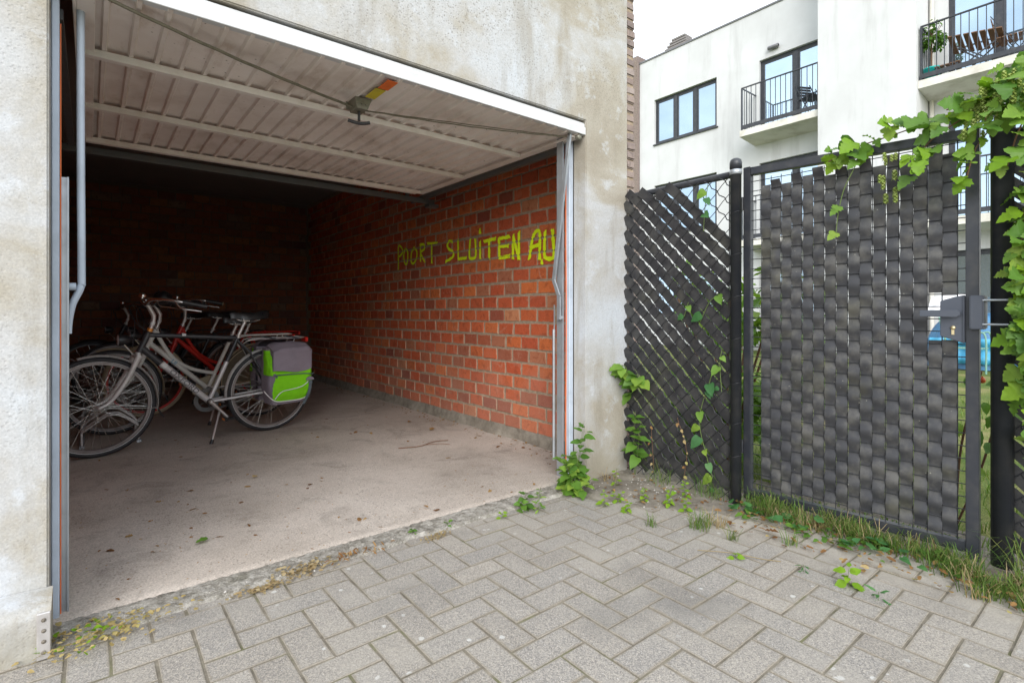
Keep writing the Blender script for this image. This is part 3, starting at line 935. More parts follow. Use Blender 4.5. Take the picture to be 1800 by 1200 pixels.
# corner strip laid bare at the foot of the left pier
mb = MB()
zz = 0.0
mb.box(-.119, -.088, 2.030, 2.038, 0, .135)
cbead = mb.build('corner_strip', M['alu'], G, True, .002)
mb = MB()
for k in range(4):
    mb.lathe([(0, 0), (.0058, 0), (.0058, -.0015), (0, -.0015)], (-.1035, 2.0297, .022 + k * .031), 'Y', 10)
mb.build('strip_holes', M['soil'], G, True)
mb = MB()
def skirt(u, v):
    x = -1.3 + u * 1.212
    h = .15 + .03 * nz(x, 2, 0, 5) + .06 * max(0, -.12 - x)
    if v < .5:
        return (x, 2.040 + .008 * nz(x, v, 0, 12), -.01 + 2 * v * (h - .03))
    k = 2 * v - 1
    return (x, 2.040 + .108 * k ** 1.6 + .006 * nz(x, v, 0, 12) * (1 - k), h - .04 + .05 * k ** .5)
mb.grid(skirt, 60, 12)
mb.add([skirt(1, j / 12) for j in range(13)] + [Vector((-.088, 2.149, .1)), Vector((-.088, 2.149, -.01))], [tuple(range(15))])
mb.build('cement_skirting', M['facade'], G, True)

# ============================================================ fences and gate
def ribbon(path, width, across, thick=0.0014):
    """a plastic strip: path points, a width vector per point; front, back and edges keep their own points"""
    vs, fs = [], []
    n = len(path)
    QS = ((-1, -.0007), (-.35, 0), (.35, 0), (1, -.0007))
    pos = []
    for i in range(n):
        d = (path[min(i + 1, n - 1)] - path[max(i - 1, 0)]).normalized()
        w = across[i].normalized()
        nr = d.cross(w).normalized()
        fr = [path[i] + w * (q * width / 2) + nr * lift for q, lift in QS]
        pos.append((fr, [p - nr * thick for p in fr]))
    for face in (0, 1):
        b = len(vs)
        for i in range(n):
            vs += pos[i][face]
        for i in range(n - 1):
            for q in range(3):
                c, e = b + i * 4 + q, b + (i + 1) * 4 + q
                fs.append((c, e, e + 1, c + 1) if face == 0 else (c, c + 1, e + 1, e))
    for q in (0, 3):
        b = len(vs)
        for i in range(n):
            vs += [pos[i][0][q], pos[i][1][q]]
        for i in range(n - 1):
            c, e = b + i * 2, b + (i + 1) * 2
            fs.append((c, c + 1, e + 1, e) if q == 0 else (c, e, e + 1, c + 1))
    return vs, fs

def slat_fence(root, L, H, ks, seed, sag_on=True, top_gap=0.0):
    """diagonal strips woven through chain link; local x along the fence, -y is the side seen"""
    r = random.Random(seed)
    for k in ks:
        ztop = H + r.uniform(-.02, .03)
        xs = max(-.018 + r.uniform(-.006, .004), k - ztop)
        xe = min(L + r.uniform(-.012, .006), k - .03 - r.uniform(0, .03))
        if xe - xs < .05:
            continue
        n = max(8, int((xe - xs) / .0155))
        path, acr = [], []
        drift = r.uniform(-.006, .006)
        tw = r.uniform(-.05, .05)
        ph = r.choice((0, PI))
        for i in range(n + 1):
            x = xs + (xe - xs) * i / n
            z = k - x + drift * math.sin(x * 4)
            t = (x + z * 0) / .0922 * 2 * PI * .5
            y = -.0030 * math.cos(t * 2 + ph)
            e = max(0, .06 - (x - xs)) / .06
            y -= .022 * e * e
            lo = max(0, .16 - z)
            x2 = x
            z2 = z + lo * lo * 1.2
            path.append(Vector((x2, y - lo * .08, z2)))
            acr.append(Vector((1, tw + .03 * math.sin(t + ph), 1)))
        vs, fs = ribbon(path, .0565, acr)
        mb = MB(); mb.add(vs, fs, True)
        mb.build('slat', M['slat'], root)
    mb = MB()
    st = .0922
    k = -H
    while k < L + H:
        # rising wires
        x0, x1 = max(0, -k), min(L, H - k)
        if x1 - x0 > .03:
            n = max(2, int((x1 - x0) / .046) + 1)
            mb.tube([(x0 + (x1 - x0) * i / n, .0030 * (1 if i % 2 else -1) - .0062, k + x0 + (x1 - x0) * i / n) for i in range(n + 1)], .0022, 4, smooth=False, caps=False)
        k += st
    k = st / 2
    while k < L + H:
        x0, x1 = max(0, k - H), min(L, k)
        if x1 - x0 > .03:
            n = max(2, int((x1 - x0) / .023) + 1)
            mb.tube([(x0 + (x1 - x0) * i / n + .003 * (1 if i % 2 else -1), .0035 * (1 if i % 2 else -1), k - x0 - (x1 - x0) * i / n + .003 * (1 if i % 2 else -1)) for i in range(n + 1)], .0028, 4, smooth=False, caps=False)
        k += st
    mb.build('wire_mesh', M['wire'], root)

def round_post(name, root, x, y, r, h, mat, band=None):
    mb = MB()
    mb.lathe([(0, -.1), (r, -.1), (r, h - .045), (r * 1.10, h - .045), (r * 1.12, h - .015), (r * .95, h), (r * .5, h + .008), (0, h + .010)], (x, y, 0), 'Z', 22)
    p = mb.build(name, mat, root)
    if band:
        mb = MB(); mb.lathe([(r + .001, band - .013), (r + .003, band - .012), (r + .003, band + .012), (r + .001, band + .013)], (x, y, 0), 'Z', 22)
        mb.bar((x - .02, y + r * .9, band), (x - .02, y + r + .035, band), .018, .02)
        mb.build('band', M['zinc'], p)
        mb = MB()
        for z in (.25, .42, .63, .86, 1.08, 1.30, 1.52):
            mb.torus(r + .0015, .0016, (0, 0, 0), 18, 5)
            k = 18 * 5
            for i in range(len(mb.v) - k, len(mb.v)):
                a, b, c = mb.v[i]
                mb.v[i] = (x + a, y + c, z + b + .01 * (a / r))
        mb.build('wire_tie', M['wire'], p)
    return p

F1 = empty('chain_link_fence', (2.652, 2.13, 0), 'chain link fence with diagonal black strips between concrete pier and gate', 'fence', None, math.radians(-90.8))
slat_fence(F1, .69, 1.725, [.10 + .0922 * i for i in range(22)], 5)
round_post('end_post', F1, .004, .022, .013, 1.76, M['anth'])
round_post('post', F1, .715, -.004, .0275, 1.80, M['anth'], 1.735)
mb = MB(); mb.tube([(.01, .022, 1.735), (.69, .022, 1.735)], .019, 12)
mb.build('top_rail', M['anth'], F1)
mb = MB()
for x in (.675, .40, .10):
    mb.tube([(x, .0, .02), (x, .004, 1.70)] if x > .6 else [(x, .012, 1.715), (x + .02, .012, 1.76)], .003, 5)
mb.build('stretcher_wire', M['wire'], F1)

GT = empty('garden_gate', (2.745, 1.385, 0), 'metal garden gate woven with vertical black plastic strips', 'gate', None, math.atan2(-1, .0335))
mb = MB(); mb.box(-.036, .002, -.02, .02, .015, 1.775)
mb.build('hinge_stile', M['anth'], GT, False, .003, 2)
mb = MB(); mb.box(.874, .916, -.02, .02, -.005, 1.745)
mb.build('lock_stile', M['anth'], GT, False, .003, 2)
mb = MB(); mb.add([(.003, -.02, 1.730), (.873, -.02, 1.703), (.873, .02, 1.703), (.003, .02, 1.730), (.003, -.02, 1.770), (.873, -.02, 1.743), (.873, .02, 1.743), (.003, .02, 1.770)], [(0, 3, 2, 1), (4, 5, 6, 7), (0, 1, 5, 4), (1, 2, 6, 5), (2, 3, 7, 6), (3, 0, 4, 7)])
mb.build('top_bar', M['anth'], GT, False, .003, 2)
mb = MB(); mb.add([(.003, -.02, .028), (.873, -.02, .036), (.873, .02, .036), (.003, .02, .028), (.003, -.02, .068), (.873, -.02, .076), (.873, .02, .076), (.003, .02, .068)], [(0, 3, 2, 1), (4, 5, 6, 7), (0, 1, 5, 4), (1, 2, 6, 5), (2, 3, 7, 6), (3, 0, 4, 7)])
mb.build('bottom_bar', M['anth'], GT, False, .003, 2)
mb = MB()
wz = [.10 + .0515 * i for i in range(32)]
for z in wz:
    mb.tube([(.003, 0, z), (.873, 0, z)], .0021, 4, smooth=False, caps=False)
P0, PW = .052, .0497
for i in range(18):
    x = P0 + PW * (i - .0) - .0012
    if x < .87:
        mb.tube([(x, .0035, .07), (x, .0035, 1.71)], .0021, 4, smooth=False, caps=False)
mb.build('wire_grid', M['wire'], GT)
rg = random.Random(21)
tops = [1.664, 1.685, 1.652, 1.690, 1.672, 1.700, 1.655, 1.690, 1.670, 1.702, 1.660, 1.694, 1.676, 1.655, 1.700, 1.66]
for c in range(16):
    spans = [(.085 + rg.uniform(0, .02), tops[c] + rg.uniform(-.006, .006))]
    if c == 0:
        spans = [(.135, tops[0])]
    if c == 1:
        spans = [(.068, tops[1])]
    if c in (14, 15):
        spans = [(.085, .885 + .004 * (c - 14)), (1.085 - .012 * (c - 14), tops[c])]
    x0 = P0 + PW * (c + .5)
    for a, b in spans:
        n = int((b - a) / .0103)
        path, acr = [], []
        lean = rg.uniform(-.002, .002)
        off = rg.uniform(-.0015, .0015)
        for i in range(n + 1):
            z = a + (b - a) * i / n
            t = (z - .10) / .0515 * PI + (PI if c % 2 else 0)
            y = -.0062 * math.cos(t) * (1 + .12 * math.sin(z * 9 + c)) - .0005
            over = max(0, z - 1.66)
            x = x0 + off + lean * (z - .8) + over * rg.uniform(-.02, .02)
            path.append(Vector((x, y - over * .25, z)))
            acr.append(Vector((-1, .03 * math.sin(z * 7 + c), 0)))
        vs, fs = ribbon(path, .0472, acr)
        mb = MB(); mb.add(vs, fs, True)
        mb.build('slat', M['gslat'], GT)
mb = MB()
mb.prism([(.796, .905), (.872, .878), (.872, 1.072), (.845, 1.066), (.796, 1.050)], -.034, -.004)
mb.box(.868, .8735, -.041, .0, .878, 1.072)
lk = mb.build('lock_case', M['slate'], GT, False, .003, 2)
mb = MB()
mb.tube([(.852, -.034, .998), (.852, -.058, .998)], .009, 10)
mb.prism([(.735, .986), (.852, .983), (.864, .990), (.867, .998), (.864, 1.007), (.852, 1.013), (.735, 1.011)], -.070, -.058)
mb.build('handle', M['slate'], lk, False, .002, 2)
mb = MB()
mb.lathe([(0, -.0005), (.0085, 0), (.0085, .004), (0, .0045)], (.838, -.0385, .940), 'Y', 14)
mb.box(.8335, .8425, -.0385, -.0345, .912, .935)
mb.build('lock_cylinder', M['brass'], lk)
mb = MB()
for z in (.25, 1.55):
    mb = MB(); mb.tube([(-.045, -.01, z), (-.045, -.01, z + .07)], .009, 8)
    mb.bar((-.07, -.01, z + .035), (-.036, -.01, z + .035), .01, .012)
    mb.build('hinge', M['anth'], GT)

F2 = empty('chain_link_fence', (2.785, .405, 0), 'chain link fence with black strips overgrown by hops right of gate', 'fence', None, math.radians(-90.5))
round_post('post', F2, 0, 0, .035, 1.74, M['anth'])
slat_fence_root = F2
mb = MB()
mb.box(-.090, -.046, -.052, .02, .935, 1.07)
kp = mb.build('lock_keeper', M['slate'], F2, False, .004, 2)
for z in (.955, 1.05):
    mb = MB()
    mb.tube([(-.05, -.047, z), (.025, -.047, z)], .0045, 8)
    mb.tube([(-.05, .047, z), (.025, .047, z)], .0045, 8)
    mb.tube([(.02, -.045, z), (.02, .045, z)], .004, 6)
    mb.build('keeper_bolt', M['zinc'], kp)
# its strips hang loose behind the post
r2 = random.Random(9)
def shifted_fence(root, x_off, L, H, ks, seed):
    """the same weave, begun x_off along the fence"""
    before = set(root.children)
    slat_fence(root, L, H, ks, seed)
    for o in root.children:
        if o not in before:
            o.location.x = x_off
            o.location.y = .012
shifted_fence(F2, .018, 1.5, 1.68, [.12 + .0922 * i for i in range(31)], 13)
round_post('post', F2, 1.56, 0, .030, 1.78, M['anth'])
mb = MB(); mb.tube([(.03, .022, 1.70), (1.54, .022, 1.70)], .019, 12)
mb.build('top_rail', M['anth'], F2)

# ============================================================ plants
def leaf_mesh(kind, seed=0):
    r = random.Random(seed)
    if kind == 'ovate':
        half = [(0, 0), (.20, .10), (.33, .28), (.34, .45), (.26, .65), (.14, .84), (0, 1)]
    elif kind == 'heart':
        half = [(0, .06), (.12, -.10), (.30, -.08), (.40, .10), (.36, .36), (.24, .62), (.10, .85), (0, 1)]
    elif kind == 'narrow':
        half = [(0, 0), (.08, .15), (.13, .4), (.11, .65), (.05, .88), (0, 1)]
    elif kind == 'oak':
        half = [(0, 0), (.15, .12), (.22, .25), (.16, .33), (.30, .48), (.22, .58), (.26, .74), (.12, .88), (0, 1)]
    else:  # hop: three to five toothed lobes
        half = [(0, .12), (.10, .0), (.30, -.06), (.40, .02), (.55, .16), (.50, .24), (.57, .34), (.44, .38), (.30, .42), (.38, .55), (.30, .62), (.30, .74), (.18, .82), (.12, .93), (0, 1.02)]
    half = [(a * r.uniform(.9, 1.1), b) for a, b in half]
    fold, droop, wave = r.uniform(.10, .28), r.uniform(.15, .45), r.uniform(.02, .06)
    def h(x, y, k):
        return fold * abs(x) - droop * y * y * .6 + wave * math.sin(k * 1.9 + y * 6)
    vs = [(0, b, h(0, b, 0)) for a, b in half]
    n = len(half)
    vs += [(a, b, h(a, b, i)) for i, (a, b) in enumerate(half)]
    vs += [(-a * r.uniform(.92, 1.08), b, h(a, b, i + 2)) for i, (a, b) in enumerate(half)]
    fs = []
    for i in range(n - 1):
        mids = (i, i + 1)
        fs.append((mids[0], n + i, n + i + 1, mids[1]) if i not in (0, n - 2) else ((0, n + 1, 1) if i == 0 else (n - 2, n + n - 2, n - 1)))
        fs.append((mids[1], 2 * n + i + 1, 2 * n + i, mids[0]) if i not in (0, n - 2) else ((1, 2 * n + 1, 0) if i == 0 else (n - 1, 2 * n + n - 2, n - 2)))
    return vs, fs
LEAF = {}
for kd in ('ovate', 'heart', 'narrow', 'oak', 'hop'):
    for q in range(3):
        LEAF[kd, q] = leaf_mesh(kd, q + 5)
LM = {}
def leaf_data(kind, q, mat):
    if (kind, q, mat) not in LM:
        mb = MB(); mb.add(*LEAF[kind, q], True)
        me = mb.mesh('leaf')
        me.materials.append(M[mat])
        LM[kind, q, mat] = me
    return LM[kind, q, mat]
def leaf_matrix(pos, d, nrm, size):
    d = Vector(d).normalized()
    nrm = Vector(nrm)
    x = d.cross(nrm)
    if x.length < 1e-4:
        x = d.cross(Vector((.3, .2, .9)))
    x.normalize()
    z = x.cross(d)
    return Matrix.Translation(Vector(pos)) @ Matrix((x, d, z)).transposed().to_4x4() @ Matrix.Scale(size, 4)
RL = random.Random(77)
def add_leaf(root, kind, mat, pos, d, nrm, size, name='leaf'):
    o = link(name, leaf_data(kind, RL.randrange(3), mat), None, root)
    o.matrix_basis = Matrix.Translation(-wloc(root)) @ leaf_matrix(pos, d, nrm, size)
    return o
def jit(v, k):
    return Vector(v) + Vector((RL.uniform(-k, k), RL.uniform(-k, k), RL.uniform(-k, k)))

def upright(name, label, cat, base, height, kind, mat, n, size, lean=(0, 0), group=None, stems=1, spread=.05, stemmat='stem', face=(-.5, -.6, .6), gap=0.15):
    root = empty(name, base, label, cat, group)
    b = Vector(base)
    for s in range(stems):
        a = RL.uniform(0, 2 * PI)
        k = 0 if stems == 1 else spread
        hh = height * (1 if s == 0 else RL.uniform(.5, .95))
        tip = b + Vector((lean[0] + k * math.cos(a), lean[1] + k * math.sin(a), hh))
        P = curve([b + Vector((0, 0, -.01)), b.lerp(tip, .5) + Vector((RL.uniform(-.1, .1) * hh, RL.uniform(-.1, .1) * hh, 0)), tip], 5)
        mb = MB(); mb.tube(P, [max(.0008, .018 * hh ** .5 * .16 * (1.2 - i / len(P))) for i in range(len(P))], 5)
        mb.build('stem', M[stemmat], root, True)
        m = max(3, n // stems)
        for i in range(m):
            t = gap + (1 - gap) * (i + .6) / m
            p = P[min(len(P) - 1, int(t * (len(P) - 1)))]
            an = i * 2.4 + s
            sz = size * (1.15 - .55 * t) * RL.uniform(.75, 1.2)
            d = Vector((math.cos(an), math.sin(an), RL.uniform(-.35, .35) + (t - .6)))
            q = p + d.normalized() * sz * .18
            add_leaf(root, kind, mat, q, d, jit((d.x * .4 + face[0] * .5, d.y * .4 + face[1] * .5, 1.0), .3), sz)
    return root

# leafy weeds against the right pier
upright('weed', 'tall leafy green weed against the door jamb of the right pier', 'weed', (2.11, 2.10, .0), .40, 'ovate', 'leaf', 40, .085, (.02, -.02), None, 3, .05)
upright('weed', 'low dense clump of bright leaves at the foot of the right pier', 'weed', (2.08, 2.04, .0), .22, 'ovate', 'hop', 60, .085, (0, -.02), None, 6, .09, gap=.1)
upright('weed', 'toothed green weed between concrete pier and fence foot', 'weed', (2.60, 2.04, .0), .40, 'heart', 'leaf', 22, .085, (-.03, 0), None, 2, .06, gap=.3)
# branch poking out beside the pier
root = empty('shrub_branch', (2.66, 2.10, .50), 'leafy shrub branch sticking out between pier and fence', 'branch')
mb = MB()
stems = [curve([(2.68, 2.13, .42), (2.63, 2.10, .56), (2.58, 2.09, .66), (2.55, 2.10, .68)], 5), curve([(2.66, 2.12, .50), (2.60, 2.03, .62), (2.58, 1.99, .60)], 5)]
for P in stems:
    mb = MB(); mb.tube(P, .003, 5)
    mb.build('stem', M['stem'], root, True)
for P in stems:
    for i in range(9):
        p = P[min(len(P) - 1, 2 + int(i * (len(P) - 2) / 9))]
        d = jit((-.5, -.25 + .5 * math.sin(i * 2.2), .25 * math.cos(i * 1.9) - .15), .3)
        add_leaf(root, 'ovate', 'hop' if i % 3 else 'leaf', p + d * .02, d, jit((-.6, -.5, .7), .3), RL.uniform(.075, .11))

# bindweed climbing the strips
def climber(name, label, cat, paths, kind, mats, per, size, nrm, stemr=.0022, stemmat='stem', down=.6, group=None):
    root = empty(name, paths[0][0], label, cat, group)
    CP = [curve(p, 6) for p in paths]
    for P in CP:
        mb = MB(); mb.tube(P, stemr, 5)
        mb.build('stem', M[stemmat], root, True)
    for P in CP:
        L = sum((P[i + 1] - P[i]).length for i in range(len(P) - 1))
        n = max(2, int(L * per))
        for i in range(n):
            t = (i + RL.uniform(.2, .8)) / n
            p = P[min(len(P) - 1, int(t * len(P)))]
            d = jit((nrm[0] * .4, RL.choice((-.6, .6)), -down), .35 if kind != 'hop' else .7)
            add_leaf(root, kind, RL.choice(mats), p + d.normalized() * size * .25 + Vector(nrm) * RL.uniform(.0, .03 if kind != 'hop' else .06) + jit((0, 0, 0), .0 if kind != 'hop' else .022), d, jit(nrm, .35 if kind != 'hop' else .75), size * RL.uniform(.5, 1.25))
    return root
climber('bindweed', 'heart leaved bindweed climbing the fence strips beside the black post', 'climbing plant',
        [[(2.645, 1.52, .02), (2.632, 1.58, .22), (2.63, 1.62, .42), (2.632, 1.55, .66)], [(2.635, 1.62, .95), (2.63, 1.56, 1.06), (2.63, 1.50, 1.10)], [(2.635, 1.72, .98), (2.63, 1.69, 1.06)],
         [(2.63, 1.49, .58), (2.63, 1.50, .72), (2.63, 1.49, .80)], [(2.635, 1.60, 1.45), (2.63, 1.585, 1.60), (2.63, 1.57, 1.70)]],
        'heart', ['leaf', 'hop', 'blue_leaf'], 14, .062, (-.9, -.35, .45))
climber('bindweed', 'thin dry brown tendril hanging on the lower fence strips', 'climbing plant',
        [[(2.628, 1.72, .05), (2.628, 1.70, .22), (2.628, 1.76, .40)], [(2.628, 1.92, .06), (2.626, 1.93, .2), (2.628, 1.94, .32)]], 'ovate', ['yellowdry', 'dry'], 26, .024, (-.9, -.3, .4), .0012, 'rstem')

# hops hanging over the gate and the right hand fence
hop_paths = [
    [(2.80, .30, 1.72), (2.76, .42, 1.80), (2.74, .58, 1.80), (2.73, .75, 1.775), (2.72, .90, 1.75), (2.71, 1.00, 1.71)],
    [(2.78, .38, 1.86), (2.74, .50, 1.79), (2.70, .62, 1.70), (2.69, .66, 1.58)],
    [(2.80, .22, 1.86), (2.74, .36, 1.78), (2.70, .46, 1.66), (2.70, .50, 1.52)],
    [(2.80, .25, 1.90), (2.76, .34, 1.88), (2.73, .44, 1.84), (2.70, .56, 1.82)],
    [(2.82, .10, 1.70), (2.76, .22, 1.78), (2.71, .33, 1.72), (2.70, .38, 1.55)],
    [(2.80, .28, .30), (2.74, .31, .60), (2.73, .335, .85), (2.73, .33, 1.05), (2.74, .345, 1.25), (2.76, .33, 1.5)],
    [(2.78, .22, .55), (2.72, .29, .75), (2.72, .31, .95), (2.73, .29, 1.2)],
    [(2.80, .1, 1.1), (2.74, .2, 1.3), (2.73, .28, 1.45)],
    [(2.74, .33, .70), (2.71, .315, .95), (2.70, .325, 1.15), (2.71, .315, 1.35), (2.72, .33, 1.60)],
    [(2.78, .20, 1.95), (2.74, .30, 1.93), (2.70, .40, 1.86), (2.69, .44, 1.74)],
    [(2.80, -.1, 1.0), (2.73, -.05, 1.4), (2.72, .1, 1.65)],
    [(2.80, -.3, .4), (2.73, -.2, .9), (2.72, -.1, 1.3), (2.74, -.2, 1.7)],
]
HOP = climber('hop_vine', 'hop vine with pale cones hanging over the right end of the gate', 'climbing plant', hop_paths, 'hop', ['hop', 'hop', 'hop', 'leaf', 'bright'], 56, .068, (-.75, -.25, .65), .0028, 'rstem', .45)
mb = MB()
tendril = curve([(2.71, .86, 1.75), (2.695, .885, 1.66), (2.695, .93, 1.56), (2.70, .955, 1.45), (2.705, .965, 1.36)], 8)
mb.tube(tendril, .0022, 5)
mb.build('tendril', M['stem'], HOP, True)
for p, s in ((tendril[-2], .05), (tendril[-12], .055), (tendril[6], .05)):
    add_leaf(HOP, 'hop', 'hop', p, (-.3, .3, -.35), jit((-.7, -.3, .6), .2), s)
rh = random.Random(31)
for k in range(17):
    c = Vector((rh.uniform(2.66, 2.72), rh.uniform(.22, .50), rh.uniform(1.72, 1.96)))
    if k > 13:
        c = Vector((2.70, rh.uniform(.74, .84), rh.uniform(1.55, 1.72)))
    mb = MB()
    for q in range(5 if k < 14 else 4):
        o = c + Vector((rh.uniform(-.02, .02), rh.uniform(-.035, .035), -rh.uniform(0, .07)))
        s = rh.uniform(.008, .0125)
        for lv in range(5):
            for a in range(4):
                t = a * PI / 2 + lv * .8
                b = o + Vector((0, 0, -lv * s * .7))
                d = Vector((math.cos(t), math.sin(t), -.9)) * s
                sd = Vector((-math.sin(t), math.cos(t), 0)) * s * .55
                mb.add([b, b + d * .5 + sd, b + d * 1.1 + Vector((0, 0, -s * .3)), b + d * .5 - sd], [(0, 1, 2, 3)], True)
    mb.build('cone_cluster', M['cone'], HOP, True)

# shrub behind the fence and the rose behind the gate: many leaves joined
def foliage(root, fn, n, kind, mat, smin, smax, seed, name='foliage'):
    r = random.Random(seed)
    mb = MB()
    for i in range(n):
        p, d, nr = fn(r)
        m = leaf_matrix(p, d, nr, r.uniform(smin, smax))
        vs, fs = LEAF[kind, r.randrange(3)]
        mb.add([m @ Vector(v) for v in vs], fs, True)
    return tag(mb.build(name, M[mat], root, True), kind='stuff')
def clump(c, rad, n_sub, seed):
    rr = random.Random(seed)
    subs = [Vector(c) + Vector((rr.uniform(-1, 1) * rad[0], rr.uniform(-1, 1) * rad[1], rr.uniform(-1, 1) * rad[2])) for _ in range(n_sub)]
    def fn(r):
        s = r.choice(subs)
        d = Vector((r.gauss(0, 1), r.gauss(0, 1), r.gauss(0, .8))).normalized()
        p = s + d * r.uniform(.3, 1) * min(rad) * .55
        return p, d + Vector((0, 0, -.5)), Vector((r.uniform(-.6, .6), r.uniform(-.6, .6), 1))
    return fn
SB = empty('shrub', (3.35, 1.85, 0), 'green shrub growing behind the black strip fence', 'shrub')
mb = MB()
for a in range(7):
    t = a * .9
    mb.tube(curve([(3.35, 1.85, 0), (3.35 + .15 * math.cos(t), 1.85 + .15 * math.sin(t), .5), (3.35 + .3 * math.cos(t), 1.85 + .35 * math.sin(t), 1.1)], 4), .008, 5)
mb.build('stem', M['rstem'], SB, True)
foliage(SB, clump((3.35, 1.85, .65), (.32, .5, .6), 26, 4), 1300, 'ovate', 'hop', .05, .10, 5)
RB = empty('rose_bush', (3.15, .62, 0), 'rose bush with an orange hip just behind the lock stile', 'shrub')
mb = MB()
for P in ([(3.15, .62, 0), (3.05, .58, .4), (2.98, .50, .75)], [(3.15, .62, 0), (3.08, .52, .3), (3.00, .44, .62)], [(3.15, .62, 0), (3.2, .7, .4), (3.1, .8, .7)]):
    mb.tube(curve(P, 5), .005, 5)
mb.build('stem', M['rstem'], RB, True)
for i in range(34):
    p = Vector((RL.uniform(2.92, 3.15), RL.uniform(.36, .85), RL.uniform(.28, .72)))
    add_leaf(RB, 'ovate', 'leaf' if i % 3 else 'hop', p, jit((-.3, 0, -.2), .6), jit((-.6, -.2, .8), .3), RL.uniform(.05, .09))
for c in ((2.95, .515, .665), (3.0, .50, .71)):
    mb = MB(); mb.lathe([(0, -.013), (.009, -.009), (.0125, 0), (.009, .010), (.003, .014), (.004, .018)], c, 'Z', 12)
    mb.build('rose_hip', M['hip'], RB, True)

# seedlings between the pavers
seed_spots = [
    ((2.07, 1.83), .085, 'first bright seedling in front of the pier, slender with a thin stem', 'bright', 9),
    ((2.10, 1.71), .055, 'stocky pale seedling nearest the pavers in front of the pier', 'bright', 14),
    ((2.17, 1.82), .055, 'small round bright seedling just behind two others before the pier', 'bright', 13),
    ((2.29, 1.73), .070, 'bright seedling in the middle of the grey soil patch', 'bright', 12),
    ((2.34, 1.62), .105, 'tallest bright seedling, branched, in the soil before the black post', 'bright', 18),
    ((2.34, 1.52), .070, 'bright seedling at the paver edge left of the black post', 'bright', 10),
    ((2.50, 1.63), .090, 'bright seedling close to the foot of the fence strips', 'bright', 12),
    ((2.36, 1.98), .110, 'slim bright seedling close to the concrete pier foot', 'bright', 8),
    ((1.56, 2.02), .035, 'tiny bright three leaved weed at the threshold edge', 'bright', 6),
    ((1.76, 1.98), .130, 'spiky upright weed with narrow leaves by the threshold', 'hop', 20),
    ((2.17, .73), .075, 'lone bright broad leaved seedling on the pavers before the gate', 'bright', 9),
    ((2.15, .88), .030, 'small star shaped green weed on the pavers before the gate', 'blue_leaf', 8),
    ((2.14, .63), .032, 'second star shaped green weed right of the lone seedling', 'blue_leaf', 8),
    ((1.72, 2.05), .085, 'broad leaved dark green weed beside the clump at the threshold', 'leaf', 16),
    ((1.30, 2.10), .030, 'tiny dark green weed halfway along the threshold', 'leaf', 6),
    ((1.13, 2.12), .030, 'tiny dark green weed on the threshold left of its twin', 'leaf', 7),
    ((2.05, 1.10), .022, 'flat yellow green weed in a paver joint beside the dry stalk', 'bright', 6),
]
for (x, y), h, lb, mt, n in seed_spots:
    kd = 'narrow' if ('star' in lb or 'spiky' in lb) else 'ovate'
    sz = .034 if h < .12 else .04
    if 'lone' in lb: sz = .05
    if 'broad leaved dark' in lb: sz = .055
    upright('seedling', lb, 'weed', (x, y, .0), h, kd, mt, n, sz, (0, 0), 'seedlings in the paving', 2 if n > 12 else 1, .025)

# grass
def blades(mb, c, n, h, spread, r, width=.0017, flop=.6):
    for i in range(n):
        a = r.uniform(0, 2 * PI)
        rad = spread * r.random() ** .6
        b = Vector((c[0] + rad * math.cos(a), c[1] + rad * math.sin(a), c[2] if len(c) > 2 else 0))
        hh = h * r.uniform(.45, 1.15)
        t = r.uniform(0, 2 * PI)
        o = Vector((math.cos(t), math.sin(t), 0)) * hh * r.uniform(.2, flop * 1.6)
        sd = Vector((-math.sin(t), math.cos(t), 0)) * width
        P = [b + Vector((0, 0, -.01)), b + o * .32 + Vector((0, 0, hh * .42)), b + o * .72 + Vector((0, 0, hh * .72)), b + o * 1.2 + Vector((0, 0, hh * (.85 - .45 * r.random())))]
        vs = [P[0] - sd, P[0] + sd, P[1] - sd * .9, P[1] + sd * .9, P[2] - sd * .6, P[2] + sd * .6, P[3]]
        mb.add(vs, [(0, 1, 3, 2), (2, 3, 5, 4), (4, 5, 6)], True)
rg2 = random.Random(55)
gm, sm = MB(), MB()
for i in range(230):
    y = rg2.uniform(.02, 1.36)
    w = .10 + .13 * max(0, nz(y, 3, 0, 3.5)) + .05 * rg2.random() + (.10 if y < .55 else 0)
    x = 2.74 - w * rg2.random() - (.08 if y < .45 else 0)
    if nz(y, 7, 0, 4) < -.25 and rg2.random() < .6:
        continue
    blades(gm if rg2.random() < .80 else sm, (x, y, 0), rg2.randint(10, 22), rg2.uniform(.04, .12), .045, rg2)
tag(gm.build('grass', M['grass']), kind='stuff')
tag(sm.build('dry_grass', M['straw']), kind='stuff')
lm = MB()
for i in range(2600):
    x, y = 2.85 + 5 * rg2.random() ** 2, rg2.uniform(-1.5, 3.2)
    blades(lm, (x, y, -.01), 3, .07, .03, rg2, .003)
tag(lm.build('lawn_grass', M['grass']), kind='stuff')
tufts = [((2.21, 1.36), .10, 60, .05, 'largest green grass tuft in the paving near the post'), ((2.30, 1.33), .09, 40, .04, 'yellowing grass tuft right of the largest tuft'), ((2.06, 1.52), .07, 26, .025, 'small blue green grass tuft left in the pavers'),
         ((2.21, 1.20), .07, 24, .02, 'thin grass tuft in a joint before the gate hinge'), ((2.36, 1.02), .08, 26, .04, 'sparse grass tuft in pavers below the gate middle'), ((2.70, .31), .24, 60, .05, 'tall blue green grass at the foot of the gate lock post'),
         ((2.62, 1.55), .17, 90, .09, 'wiry grass tuft at the fence foot beside the post'), ((2.60, 1.85), .16, 50, .08, 'wiry thin grass at the fence foot near the pier'), ((2.40, 2.06), .10, 26, .06, 'low dry grass at the foot of the pier')]
